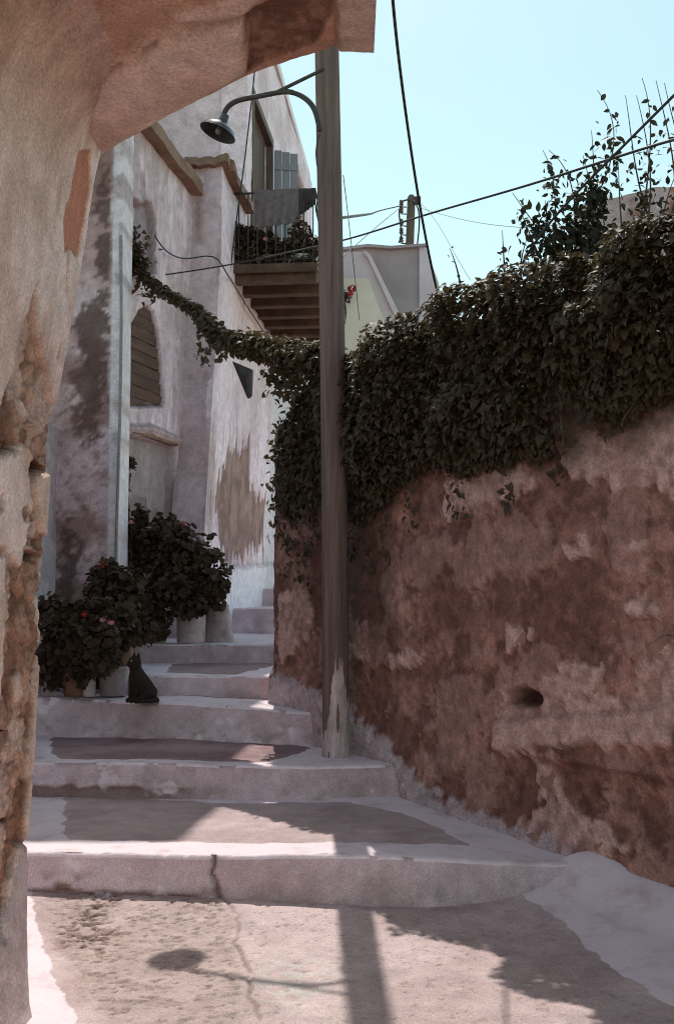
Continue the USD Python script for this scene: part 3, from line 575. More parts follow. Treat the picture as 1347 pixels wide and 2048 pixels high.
# side yard wall linking it to the next house
yw = thing('yard_wall', 'whitewashed wall behind the near house, mostly hidden behind the left-hand pots', 'wall')
def yw_fn(u, z, P):
    q = np.stack([u, z, 0 * u], -1); a = fbm(q * 2, 5, 51); return 0.05 * (a - .5), lerp((0.5, .43, .43), (.64, .58, .59), sst(a, .35, .65)), None
mesh_, col, _ = wall_grid((-2.76, 4.4, 0), (0, 1, 0), (1, 0, 0), 6.5, -0.1, 3.3, 0.05, yw_fn, 0.4)
obj('wall_face', mesh_, 'old_plaster', yw, smooth=True, cols=col)

# ================================================================== STAINED HOUSE (between the near house and the balcony house)
sh = thing('stained_house', 'narrow house front with black damp stains and a white corner strip, left of the door', 'house')
YS = 10.8
SUZ = lambda px, py: (at(px, py, YS)[0], at(px, py, YS)[2])
STAIN = [[SUZ(*p) for p in pl] for pl in [[(160, 600), (205, 580), (222, 700), (215, 860), (180, 880), (150, 860), (150, 700)], [(195, 330), (230, 320), (225, 560), (190, 560)], [(120, 1050), (150, 1040), (160, 1200), (110, 1200)]]]
def sh_fn(u, z, P):
    x = P[..., 0]; q = np.stack([x, z, 0 * x], -1); a = fbm(q * 1.8, 5, 71); b = fbm(q * 6, 5, 72)
    s = np.full(x.shape, -1.0)
    for pl in STAIN: s = np.maximum(s, sdpoly(x, z, pl))
    C = lerp((0.42, 0.30, 0.28), (0.60, 0.47, 0.465), sst(a, .35, .65)); C = lerp(C, (0.24, 0.14, 0.12), .8 * sst(fbm(q * 2.6 + 3, 5, 73), .5, .64))
    c = fbm(q * 22, 4, 74); C = lerp(C, (0.085, 0.05, 0.042), .85 * sst(s + .4 * (b - .5) + .35 * (c - .5), -.03, .07)); C = lerp(C, (0.20, 0.12, 0.10), .5 * sst(c + .4 * (b - .5), .58, .68))
    edge = SUZ(218, 700)[0] + 0.03 * (a - .5)
    w = sst(x - edge, 0, 0.02); C = lerp(C, (.70, .65, .66), w * (1 - .5 * sst(b, .5, .7)))
    return 0.05 * (a - .5) + .015 * (b - .5) + 0.02 * w, C, None
xr = SUZ(243, 700)[0]
mesh_, col, _ = wall_grid((-4.6, YS, 0), (1, 0, 0), (0, -1, 0), xr + 4.6, 0.0, 7.2, 0.03, sh_fn, 0.5)
obj('wall_face', mesh_, 'old_plaster', sh, smooth=True, cols=col)
obj('wall', box(-4.6, -2.62, YS + 0.4, 16, 0, 7.15), 'limewash', sh)
pp = bezier([at(241, 470, YS - 0.03), at(242, 700, YS - .03), at(238, 900, YS - .04), at(232, 1120, YS - .05), at(232, 1240, YS - .05)], 24)
obj('drainpipe', tube(pp, 0.015, 10), 'grey_iron', sh, smooth=40)

# ================================================================== BALCONY HOUSE
bh = thing('balcony_house', 'tall white house with a wooden balcony high above the lane and an old door', 'house')
lean = lambda z: 0.05 * (np.minimum(z, 5.8) - 5.8)
# door side, facing right
LU = V([0.306, 0.952, 0]); LU /= np.linalg.norm(LU); LN = V([LU[1], -LU[0], 0])
L0 = V([-1.85 + .08, 13.0, 0]) - LU * 2.2                                     # at height 5.8
def Lpix(px, py):
    d = ray(px, py); z = 3.0
    for _ in range(25):
        Pq = L0 + V([lean(z), 0, 0]); t = np.dot(Pq - V([0, 0, EYE]), LN) / np.dot(d, LN); h = V([0, 0, EYE]) + d * t; z = h[2]
    return (np.dot(h - L0 - V([lean(z), 0, 0]), LU), h[2])
DOORP = [Lpix(*p) for p in [(262, 868), (352, 890), (350, 1180), (240, 1260)]]
NICHE = [Lpix(*p) for p in [(257, 700), (263, 650), (278, 620), (294, 612), (306, 622), (315, 660), (322, 720), (328, 800), (326, 812), (256, 812)]]
NICH2 = [Lpix(*p) for p in [(252, 470), (256, 415), (266, 398), (276, 400), (284, 412), (292, 402), (302, 408), (309, 440), (311, 545), (250, 545)]]
ARCHW = [Lpix(*p) for p in [(258, 450), (262, 412), (270, 402), (277, 420), (275, 450), (265, 468)]]
HOOD = [Lpix(*p) for p in [(250, 850), (300, 850), (360, 878), (362, 888), (300, 866), (250, 862)]]
DIRT = [Lpix(*p) for p in [(278, 340), (290, 340), (296, 410), (280, 412)]]
def L_fn(u, z, P):
    q = np.stack([u, z, 0 * u], -1); a = fbm(q * 1.6, 5, 81); b = fbm(q * 6, 5, 82)
    C = lerp((0.58, 0.465, 0.48), (0.80, 0.68, 0.72), sst(a, .33, .62)); C = lerp(C, (.38, .29, .27), .5 * sst(fbm(np.stack([u * 4, z * 1.2, 0 * u], -1), 4, 83), .53, .68))
    C = lerp(C, (0.36, 0.28, 0.26), .55 * sst(1.9 - z + .8 * (b - .5), 0, .5))
    st2 = fbm(np.stack([u * 16, z * 1.5, 0 * u], -1), 4, 84); C = lerp(C, (.44, .33, .31), .45 * sst(st2 + .5 * (a - .5), .55, .66))
    d = .05 * (a - .5) + .012 * (b - .5)
    dn = sst(sdpoly(u, z, DOORP), -.015, .01); d -= .12 * dn; C = lerp(C, (.30, .25, .245), .8 * dn)
    n1 = sst(sdpoly(u, z, NICHE), -.02, .015); d -= .06 * n1; C = lerp(C, (.16, .10, .08), .85 * n1)
    n2 = sst(sdpoly(u, z, NICH2), -.02, .015); d -= .09 * n2; C = lerp(C, (.30, .25, .26), .85 * n2)
    aw = sst(sdpoly(u, z, ARCHW), -.02, .015); d += .05 * aw; C = lerp(C, (.62, .60, .64), .8 * aw)
    C = lerp(C, (.30, .23, .22), .6 * sst(sdpoly(u, z, DIRT) + .1 * (b - .5), -.03, .04))
    rim = np.exp(-(sdpoly(u, z, NICH2) / .02) ** 2) * sst(z, 4.6, 4.9); C = lerp(C, (.22, .16, .15), .7 * rim)
    hd = sst(sdpoly(u, z, HOOD) + .02 * (b - .5), -.015, .015); d += .05 * hd; C = lerp(C, (.28, .22, .20), .6 * hd)
    return d, C, None
LTOP = lambda u: np.interp(u, [0, 1.3, 2.3], [6.95, 6.9, 6.55])
mesh_, col, _ = wall_grid(L0, LU, LN, 2.26, 0.1, LTOP, 0.022, L_fn, 0.35, skew=lean)
obj('door_side_wall', mesh_, 'old_plaster', bh, smooth=True, cols=col)
def Lp(u, z, out=0.0): return L0 + LU * u + V([lean(z), 0, z]) + LN * out
# old door: planks
du0, du1 = DOORP[0][0], DOORP[1][0]; dz1 = DOORP[0][1] + .02
dr = thing('x', None, None) if False else None
doorx = UsdGeom.Xform.Define(stage, numbered(path(bh), 'door'))
npk = 5
for i in range(npk):
    w = (du1 - du0 + .04) / npk
    m = box(i * w + .003, (i + 1) * w - .003, 0, 0.03, 0.75, dz1, .004)
    obj('plank', oriented(m, L0 + LU * (du0 - .02) + V([lean(2.2), 0, 0]) - LN * .105, LU, LN), 'grey_door', doorx)
obj('lintel', oriented(box(-.05, du1 - du0 + .05, 0, .10, dz1, dz1 + .07, .01), L0 + LU * du0 + V([lean(dz1), 0, 0]) + LN * .015, LU, LN), 'coping_stone', doorx)
m = trimesh.creation.torus(0.03, .007, 16, 8); m.apply_transform(trimesh.transformations.rotation_matrix(math.pi / 2, [1, 0, 0]))
obj('handle', oriented(m, Lp(du1 - .12, 2.0, -.085), LU, LN), 'dark_iron', doorx)
# arched window closed by horizontal boards
wx = UsdGeom.Xform.Define(stage, numbered(path(bh), 'window'))
nz0, nz1 = NICHE[-1][1], NICHE[3][1]; nn = 9
for i in range(nn):
    za, zb = nz0 + (nz1 - nz0) * i / nn, nz0 + (nz1 - nz0) * (i + 1) / nn
    zm = (za + zb) / 2; uu_ = np.linspace(NICHE[0][0] - .2, NICHE[7][0] + .2, 200); ins = sdpoly(uu_, np.full(200, zm), NICHE) > -.01
    if ins.sum() < 5: continue
    u0, u1 = uu_[ins][0], uu_[ins][-1]
    m = box(u0 - .02, u1 + .02, 0, .02, za + .008, zb - .008, .004); m.apply_transform(trimesh.transformations.rotation_matrix(0.16 * (1 if i % 2 else .6), [1, 0, 0], [0, 0, zm]))
    obj('slat', oriented(m, L0 + V([lean(zm), 0, 0]) - LN * .035, LU, LN), 'brown_shutter', wx)
# front face between door side and lane front
def F_fn(u, z, P):
    q = np.stack([u, z, 0 * u + 4], -1); a = fbm(q * 1.8, 5, 91); b = fbm(q * 7, 5, 92)
    C = lerp((0.52, 0.415, 0.425), (0.68, 0.565, 0.59), sst(a, .35, .65)); C = lerp(C, (.36, .28, .25), .5 * sst(fbm(np.stack([u * 5, z * 1.4, 0 * u], -1), 4, 93), .54, .68))
    st = np.exp(-((u - .12) / .06) ** 2) * sst(z, 5.6, 6.2) ; C = lerp(C, (.25, .17, .14), .7 * st * sst(b, .35, .6))
    return .04 * (a - .5) + .01 * (b - .5), C, None
F0 = V([-1.80, 13.0, 0]); FX1 = float(house_x(13.0))
mesh_, col, _ = wall_grid(F0, (1, 0, 0), (0, -1, 0), FX1 - F0[0] + .0, 0.3, 6.85, 0.022, F_fn, 0.3, skew=lean)
obj('front_wall', mesh_, 'old_plaster', bh, smooth=True, cols=col)
# lane front
RU = V([0.098, 1, 0]); RU /= np.linalg.norm(RU); RN = V([RU[1], -RU[0], 0]); R0 = V([house_x(13.0), 13.0, 0])
def Rpix(px, py):
    d = ray(px, py); z = 3.0
    for _ in range(25):
        Pq = R0 + V([lean(z), 0, 0]); t = np.dot(Pq - V([0, 0, EYE]), RN) / np.dot(d, RN); h = V([0, 0, EYE]) + d * t; z = h[2]
    return (np.dot(h - R0 - V([lean(z), 0, 0]), RU), h[2])
PEEL = [Rpix(*p) for p in [(428, 1010), (440, 930), (455, 905), (478, 900), (488, 862), (502, 866), (505, 950), (520, 985), (538, 1000), (545, 1060), (520, 1105), (470, 1132), (440, 1118)]]
DADO = [Rpix(*p) for p in [(430, 1150), (470, 1133), (520, 1128), (560, 1130), (560, 1300), (430, 1300)]]
RDOOR = [Rpix(*p) for p in [(500, 165), (535, 172)]]
def R_fn(u, z, P):
    q = np.stack([u, z, 0 * u + 8], -1); a = fbm(q * 1.4, 5, 101); b = fbm(q * 5, 5, 102)
    C = lerp((0.66, 0.54, 0.56), (0.84, 0.725, 0.76), sst(a, .33, .62))
    st = fbm(np.stack([u * 3.5, z * .7, 0 * u], -1), 5, 103)
    C = lerp(C, (.40, .30, .265), .6 * sst(st, .55, .66) * sst(4.2 - z, 0, 1))
    st2 = fbm(np.stack([u * 14, z * 1.6, 0 * u], -1), 4, 104); p = sst(sdpoly(u, z, PEEL) + .5 * (st - .5) + .5 * (st2 - .5) + .25 * (b - .5), -.015, .015)
    C = lerp(C, (.42, .30, .265), .55 * sst(st2 + .3 * (st - .5), .56, .64) * sst(4.6 - z, 0, 1.2) * sst(z, 1.6, 2.2)); C = lerp(C, lerp((.20, .12, .095), (.34, .22, .18), sst(b, .3, .7)), .95 * p)
    dd = sst(sdpoly(u, z, DADO) + .12 * (b - .5), -.02, .03); C = lerp(C, (.80, .77, .80), dd)
    nb = sst(u, 4.35, 4.40); C = lerp(C, (.70, .66, .66), nb * (z < 5.4))
    d = .05 * (a - .5) + .012 * (b - .5) - .02 * p + .04 * dd - .05 * nb * (z < 5.4)
    for (ua, ub, za, zb) in [(2.1, 3.75, 5.75, 8.72), (6.75, 7.85, 7.0, 9.6), (5.15, 5.95, 3.9, 4.45)]:
        w = sst(np.minimum(np.minimum(u - ua, ub - u), np.minimum(z - za, zb - z)), -.02, .02); d -= .14 * w; C = lerp(C, (.12, .09, .08), .8 * w)
    return d, C, None
mesh_, col, _ = wall_grid(R0, RU, RN, 9.1, 0.6, lambda u: np.where(u < 1.6, 6.88, 10.15), 0.034, R_fn, 0.35, skew=lean)
obj('lane_wall', mesh_, 'old_plaster', bh, smooth=True, cols=col)
def Rp(u, z, out=0.0): return R0 + RU * u + V([lean(z), 0, z]) + RN * out
# upper storey front, body, roof; its unseen deep eave is added to shade the steps
xr = float(house_x(14.62))
def Uf(u, z, P):
    q = np.stack([u, z, 0 * u + 2], -1); a = fbm(q * 1.5, 5, 111); return .03 * (a - .5), lerp((.64, .53, .555), (.80, .69, .73), sst(a, .35, .62)), None
mesh_, col, _ = wall_grid((-5.5, 14.62, 0), (1, 0, 0), (0, -1, 0), xr + 5.5 - .002, 6.4, 10.14, 0.04, Uf, .25)
obj('upper_wall', mesh_, 'old_plaster', bh, smooth=True, cols=col)
obj('wall', cat_([box(-5.5, -2.15, 13.05, 21.5, 0.2, 6.5), box(-5.5, -1.75, 14.9, 21.9, 6.5, 10.1)]), 'limewash', bh)
import shapely
rs = trimesh.creation.extrude_polygon(shapely.Polygon([(-5.5, 12.0), (-1.22, 11.98), (-0.76, 16.45), (-1.0, 16.5), (-0.55, 21.95), (-5.5, 21.95)]), .16); rs.apply_translation([0, 0, 10.17])
obj('roof', rs, 'limewash', bh)
obj('terrace_floor', trimesh.Trimesh(*(lambda m: (m.vertices, m.faces))(box(-5.4, -1.75, 13.3, 14.6, 6.3, 6.5))), 'far_cement', bh)
# stone copings round the terrace
def coping(a, b, w, h, sag=.0, seed=0, n=26):
    a, b = V(a), V(b); d = b - a; L = np.linalg.norm(d); s = np.cross(d / L, [0, 0, 1]); s /= np.linalg.norm(s)
    rows = []
    for t in np.linspace(0, 1, n):
        c = a + d * t; e = .05 * (fbm(V([[t * 6, seed, 0]]), 3, seed)[0] - .5); ring = []
        for (x, y) in [(-w / 2, 0), (-w / 2 * .95, h * .8), (-w * .3, h), (w * .3, h * 1.02), (w / 2 * .95, h * .82), (w / 2, 0)]:
            ring.append(c + s * (x + e) + V([0, 0, y + e]))
        rows.append(ring)
    R = V(rows); k = 6; f = []
    for i in range(n - 1):
        for j in range(k):
            p, q_ = i * k + j, i * k + (j + 1) % k; f += [[p, q_, q_ + k], [p, q_ + k, p + k]]
    for j in range(1, k - 1): f += [[0, j + 1, j], [(n - 1) * k, (n - 1) * k + j, (n - 1) * k + j + 1]]
    m = trimesh.Trimesh(R.reshape(-1, 3), f, process=False); m.fix_normals(); return m
obj('coping', coping(Lp(.6, 6.80, -.02), Lp(2.24, 6.50, -.02), .34, .20, seed=3), 'coping_stone', bh, smooth=40)
obj('coping', coping((-1.84, 13.05, 6.83), (-1.31, 13.05, 6.86), .32, .12, seed=4), 'coping_stone', bh, smooth=40)
obj('coping', coping(Rp(.12, 6.84, -.05), Rp(1.62, 6.84, -.05), .34, .15, seed=5), 'coping_stone', bh, smooth=40)
sp = at(354, 413, 12.86)
m = trimesh.creation.annulus(.03, .07, .16); m.apply_transform(trimesh.transformations.rotation_matrix(math.pi / 2, [1, 0, 0])); m.apply_translation(sp + V([0, .06, 0]))
obj('rain_spout', m, 'coping_stone', bh, smooth=40)
# balcony door, its open shutter, the far window and the window further along
dx = UsdGeom.Xform.Define(stage, numbered(path(bh), 'balcony_door'))
for i in range(4):
    obj('board', oriented(box(2.12 + i * .405, 2.12 + i * .405 + .398, 0, .03, 5.76, 8.68, .005), R0 - RN * .10, RU, RN), 'old_wood', dx)
obj('frame', cat_([oriented(box(2.02, 2.11, 0, .10, 5.76, 8.70, .008), R0 + RN * .03, RU, RN), oriented(box(3.74, 3.84, 0, .10, 5.76, 8.70, .008), R0 + RN * .03, RU, RN), oriented(box(2.02, 3.84, 0, .10, 8.705, 8.83, .008), R0 + RN * .03, RU, RN)]), 'old_wood', dx)
sx = UsdGeom.Xform.Define(stage, numbered(path(bh), 'shutter'))
shb = Rp(3.72, 0, .05); shb[2] = 0; SUt = V([1, .12, 0]); SUt /= np.linalg.norm(SUt); SN = V([SUt[1], -SUt[0], 0])
shb[0] = R0[0] + RU[0] * 3.72 + .05
for i in range(3):
    obj('board', oriented(box(.01 + i * .125, .128 + i * .125, 0, .03, 5.95, 8.62 - .02 * i, .005), shb, SUt, SN), 'blue_shutter', sx)
obj('batten', oriented(box(.01, .385, -.02, -.001, 8.3, 8.4, .004), shb, SUt, SN), 'blue_shutter', sx); obj('batten', oriented(box(.01, .385, -.02, -.001, 6.5, 6.6, .004), shb, SUt, SN), 'blue_shutter', sx)
for (ua, ub, za, zb) in [(6.75, 7.85, 7.0, 9.6), (5.15, 5.95, 3.9, 4.45)]:
    w_ = UsdGeom.Xform.Define(stage, numbered(path(bh), 'window')); k = 3
    for i in range(k):
        s = (ub - ua - .06) / k
        obj('board', oriented(box(ua + .03 + i * s, ua + .03 + (i + 1) * s - .008, 0, .03, za + .02, zb - .02, .004), R0 + V([lean((za + zb) / 2), 0, 0]) - RN * .10, RU, RN), 'old_wood' if za > 5 else 'blue_shutter', w_)
# balcony: floor boards on cantilevered beams, iron railing
BU0, BU1, BW, BZ = 0.82, 4.5, 1.08, 5.82
bx_ = UsdGeom.Xform.Define(stage, numbered(path(bh), 'balcony'))
nb_ = 9
for i in range(nb_):
    w = BW / nb_
    obj('floor_board', oriented(box(BU0, BU1, -(i + 1) * w + .004, -i * w - .004, BZ, BZ + .04, .004), R0, RU, RN), 'board_ceiling', bx_)
for i in range(7):
    u = BU0 + .06 + i * (BU1 - BU0 - .2) / 6
    obj('beam', oriented(box(u, u + .16, -BW + .02, .12, BZ - .15, BZ - .002, .012), R0, RU, RN), 'beam_wood', bx_)
obj('edge_board', oriented(box(BU0 - .05, BU0 - .002, -BW, -.0, BZ - .05, BZ + .06, .006), R0, RU, RN), 'beam_wood', bx_)
RT = BZ + 1.0
def rod(a, b, r=.009): return tube([a, b], r, 6)
def BP(u, o, z): return R0 + RU * u + RN * o + V([0, 0, z])
obj('handrail', cat_([tube([BP(BU0, .0, RT), BP(BU0, BW - .04, RT + .02)], .016, 8), tube([BP(BU0, BW - .04, RT + .02), BP(BU1, BW - .04, RT + .02)], .016, 8), tube([BP(BU1, BW - .04, RT + .02), BP(BU1, 0, RT)], .016, 8)]), 'dark_iron', bx_)
obj('bottom_rail', cat_([tube([BP(BU0, .0, BZ + .12), BP(BU0, BW - .04, BZ + .12)], .011, 8), tube([BP(BU0, BW - .04, BZ + .12), BP(BU1, BW - .04, BZ + .12)], .011, 8), tube([BP(BU1, BW - .04, BZ + .12), BP(BU1, 0, BZ + .12)], .011, 8)]), 'dark_iron', bx_)
for o in np.linspace(.06, BW - .06, 9): obj('railing_bar', rod(BP(BU0, o, BZ + .04), BP(BU0, o, RT)), 'dark_iron', bx_)
for u in np.linspace(BU0 + .12, BU1, 22):
    bow = [BP(u, BW - .04, BZ + .05), BP(u, BW + .02, BZ + .25), BP(u, BW + .03, BZ + .45), BP(u, BW - .03, BZ + .75), BP(u, BW - .04, RT)]
    obj('railing_bar', tube(bezier(bow, 10), .009, 6), 'dark_iron', bx_)

# things on the balcony
def drape(name, u0, u1, zl, matn, label, seed, along='end', zr=None):
    n = 30; rows = []
    for t in np.linspace(0, 1, n):
        ring = []
        for k_, s in enumerate(np.linspace(0, 1, 44)):
            fold = .018 * math.sin(s * 34 + seed + 2 * t) * t + .03 * (fbm(V([[s * 5, t * 3, seed]]), 3, seed)[0] - .5)
            z = RT + .03 - t * (zl if zr is None else zl + (zr - zl) * s)
            o = u0 + (u1 - u0) * s
            ring.append(BP(BU0 - .03 - fold - .01, o, z) if along == 'end' else BP(BU0 + .0 + o, BW + .0 + fold, z))
        rows.append(ring)
    mesh_, src = closed_grid(V(rows)[::-1], RU * .022 if along == 'end' else -RN * .022)
    tag(obj(name, mesh_, matn, smooth=50), label, 'blanket')
drape('blanket', .26, .84, .50, 'blanket_wool', 'grey wool blanket hung over the end rail of the balcony', 3, zr=.44)
drape('dark_cloth', .84, 1.06, .36, 'dark_cloth', 'dark cloth bunched over the balcony rail corner beside the grey blanket', 9, zr=.2)
def pot(name, c, r0, r1, h, matn, label, group='planted tins and pots', rim=True, seed=0):
    t = thing(name, label, 'flower pot', group)
    prof = [(0, 0), (r0, 0), (r0 * 1.01, .01), (r1, h - .03), (r1 * (1.07 if rim else 1.0), h - .028), (r1 * (1.07 if rim else 1.01), h), (r1 * .93, h), (r1 * .9, h - .04)]
    m = trimesh.creation.revolve(V(prof), sections=28); m.apply_translation(c); m.fix_normals()
    obj('body', m, matn, t, smooth=35)
    s = trimesh.creation.cylinder(r1 * .905, .02, sections=24); s.apply_translation(V(c) + [0, 0, h - .05]); obj('soil', s, 'soil', t)
    return V(c) + [0, 0, h - .04]
def plant(name, base, blobs, n, label, cat, size=.055, flowers=(), m='geranium_leaf', kind='round', seed=0, petal='petal_red', group=None, stems=7):
    t = thing(name, label, cat, group); r = np.random.default_rng(seed)
    P, N = [], []
    sub = []
    for b in blobs:
        sub.append((*b[:3], b[3] * .6, b[4] * .6, b[5] * .6))
        for i in range(7):
            d = r.normal(size=3); d /= np.linalg.norm(d); f = r.uniform(.36, .6); o = V(b[:3]) + d * V(b[3:]) * r.uniform(.55, .95); sub.append((*o, b[3] * f, b[4] * f, b[5] * f))
    blobs = sub
    w = V([b[3] * b[4] * b[5] for b in blobs]) ** .67; cnt = (n * w / w.sum()).astype(int)
    for (x, y, z, rx, ry, rz), k in zip(blobs, cnt):
        d = r.normal(size=(k, 3)); d /= np.linalg.norm(d, axis=1, keepdims=True)
        rad = r.uniform(.2, 1.0, (k, 1)) ** .5 * (0.35 + 1.35 * fbm(d * 2.6 + seed + x * 3, 4, seed)[:, None])
        P.append(V([x, y, z]) + d * rad * V([rx, ry, rz])); N.append(d * .8 + r.normal(size=(k, 3)) * .45 + [0, 0, .5])
    sprig = []
    for i in range(max(4, n // 110)):
        b = blobs[i % len(blobs)]; d = r.normal(size=3); d[2] = abs(d[2]) * .9 + .1; d[1] = -abs(d[1]) * .6; d /= np.linalg.norm(d); c = V(b[:3]); rr = V(b[3:])
        a0, a1 = c + d * rr * .4, c + d * rr * r.uniform(1.0, 1.45); sprig.append(tube([a0, (a0 + a1) / 2 + r.normal(size=3) * .015, a1], .004, 5)); k = 11
        t_ = r.uniform(.35, 1, (k, 1)); P.append(a0 + (a1 - a0) * t_ + r.normal(size=(k, 3)) * .022); N.append(r.normal(size=(k, 3)) * .6 + d + [0, -.3, .3])
    P, N = np.vstack(P), np.vstack(N)
    vs = leaves(kind, P, N, r.uniform(.55, 1.3, len(P)) * size, .25, seed)
    add_leaves(t, vs, m)
    sm = list(sprig)
    for i in range(stems):
        b = blobs[i % len(blobs)]; e = V([b[0], b[1], b[2]]) + r.normal(size=3) * V(b[3:]) * .4
        mid = (V(base) + e) / 2 + r.normal(size=3) * .04
        sm.append(tube(bezier([V(base) + r.normal(size=3) * [.03, .03, 0], mid, e], 8), np.linspace(.011, .005, 8), 6))
    tag(obj('stems', cat_(sm), 'bark', t))
    for (fx, fy, fz, fr) in flowers:
        k = 34; d = r.normal(size=(k, 3)); d /= np.linalg.norm(d, axis=1, keepdims=True)
        vs = leaves('round', V([fx, fy, fz]) + d * fr * V([1, 1, .7]), d + [0, 0, .3], np.full(k, fr * .75), .1, seed + 5)
        fl = obj('flower', leaf_mesh(vs), petal, t)
        obj('stalk', tube(bezier([V([fx, fy, fz]), V([fx, fy + .02, fz - .08]), V([fx, fy + .05, fz - .2])], 6), .004, 5), 'bark', fl)
    return t
for i, (o, lab, plab) in enumerate([(.14, 'terracotta pot against the house wall on the balcony floor', 'leafy plant at the wall end of the balcony'), (.42, 'terracotta pot in the middle of the balcony end', 'flowering plant at the middle of the balcony end'),
                              (.86, 'pale tin pot at the outer corner of the balcony', 'pink-flowered plant at the outer corner of the balcony')]):
    c = BP(BU0 + .18, o, BZ + .042)
    b_ = pot('flower_pot', c, .075, .10, .18, 'white_tin' if i == 2 else 'terracotta', lab, 'pots on the balcony')
    x, y, z = b_
    fl = [[], [(x - .03, y - .16, z + .22, .03)], [(x + .02, y - .16, z + .28, .03), (x + .09, y - .14, z + .22, .028), (x - .06, y - .15, z + .18, .028)]][i]
    plant('potted_plant', b_, [(x, y - .05, z + .16, .26, .18, .24), (x - .05, y, z + .34 - .1 * i, .14, .12, .16), (x + .04, y - .10, z - .06, .16, .1, .12)], 900, plab, 'plant', .055, fl, seed=40 + i, petal='petal_pink', group='plants on the balcony')
# dark wedge hanging from the vine's wire against the wall
wg = []
for (px, py) in [(464, 722), (502, 738), (500, 790), (494, 796)]:
    wg.append(at(px, py, 12.2))
wg = V(wg); wm = trimesh.convex.convex_hull(np.vstack([wg, wg + [0.02, .05, 0], (wg + [0.01, .025, 0]).mean(0)[None] + [0, -.06, .02]]))
tag(obj('hanging_cloth', wm, 'dark_cloth'), 'dark pointed cloth hanging below the leafy strand by the white wall', 'cloth')

# ================================================================== HOUSES FAR UP
fh = thing('far_house', 'flat-roofed pale grey house behind the pole, its sloping corner against the sky', 'house')
YF = 23.0
def prism(px, Yf, depth):
    p = V([at(x, y, Yf) for x, y in px]); poly = shapely.Polygon(p[:, [0, 2]]); m = trimesh.creation.extrude_polygon(poly, depth)
    v = m.vertices.copy(); m.vertices = np.stack([v[:, 0], Yf + v[:, 2], v[:, 1]], 1); m.fix_normals(); return m
obj('wall', prism([(560, 498), (690, 499), (735, 493), (780, 497), (838, 494), (838, 1240), (560, 1240)], YF, 4.0), 'far_cement', fh)
obj('corner_wall', prism([(838, 493), (850, 492), (877, 566), (900, 760), (905, 1240), (838, 1240)], YF - .05, 4.0), 'far_limewash', fh)
obj('roof', prism([(560, 492), (690, 493), (735, 487), (780, 491), (838, 487), (851, 486), (853, 491), (780, 496.5), (735, 492.5), (690, 498.5), (560, 497.5)], YF - .12, 4.2), 'far_cement', fh)
sw = thing('stair_wall', 'whitewashed stair wall with a slanting edge in front of the far grey house', 'wall')
obj('wall_face', prism([(600, 506), (690, 504), (728, 503), (738, 512), (805, 650), (860, 760), (900, 1240), (600, 1240)], YF - .9, .5), 'far_limewash', sw)
obj('lower_wall', prism([(600, 557), (733, 556), (738, 560), (772, 652), (800, 1240), (600, 1240)], YF - 1.05, .14), 'cream_limewash', sw)
obj('slanted_coping', prism([(728, 500), (740, 508), (812, 655), (800, 655), (736, 516), (727, 505)], YF - .98, .6), 'far_limewash', sw)
c = at(703, 578, YF - 1.3)
plant('red_flower', c + [-.75, .1, -1.2], [(c[0] - .55, c[1], c[2] - .3, .22, .1, .5), (c[0] - .13, c[1], c[2] - .2, .10, .08, .16)], 220, 'single red flower against the cream far wall right of the pole', 'plant', .07, [(c[0], c[1] - .05, c[2], .075), (c[0] - .03, c[1] - .05, c[2] - .1, .05)], seed=70)
lh = thing('lane_end_house', 'white house closing the lane, glimpsed between the balcony house and hanging ivy', 'house')
obj('wall', box(-1.9, 1.6, 24.2, 27, 0.5, 7.0, .04), 'far_limewash', lh)

# ================================================================== POLES, LAMP, CABLES
pol = thing('utility_pole', 'thick wooden utility pole with whitewashed foot standing on the second step', 'pole')
PB = on_z(671, 1512, .49); PB[1] += .04
def pole_c(z): t = (z - .4) / 6.8; return V([PB[0] - .075 * t + .012 * math.sin(t * 5), PB[1] - .13 * t, z])
zs = np.linspace(.42, 7.3, 170); ang = np.linspace(0, 2 * np.pi, 41)[:-1]
R = []
for z in zs:
    rr = (.0955 - .007 * (z - .4) / 6.8) * (1 + .035 * (fbm(np.stack([np.cos(ang) * 2.5, np.sin(ang) * 2.5, 0 * ang + z * .25], -1), 4, 5) - .5) - .03 * sst(noise(np.stack([ang * 3.2, 0 * ang, 0 * ang + z * .15], -1), 8), .72, .85))
    R.append(pole_c(z) + np.stack([rr * np.cos(ang), rr * np.sin(ang), 0 * ang], -1))
R = V(R); n, k = R.shape[:2]; f = []
I = np.arange(n * k).reshape(n, k); q = np.stack([I[:-1], np.roll(I[:-1], -1, 1), np.roll(I[1:], -1, 1), I[1:]], -1).reshape(-1, 4)
vv_ = np.vstack([R.reshape(-1, 3), R[-1].mean(0)[None], R[0].mean(0)[None]]); tri = np.vstack([q[:, [0, 1, 2]], q[:, [0, 2, 3]], np.stack([I[-1], np.roll(I[-1], -1), np.full(k, n * k)], -1), np.stack([np.roll(I[0], -1), I[0], np.full(k, n * k + 1)], -1)])
obj('shaft', (vv_, tri), 'pole_wood', pol, smooth=True)
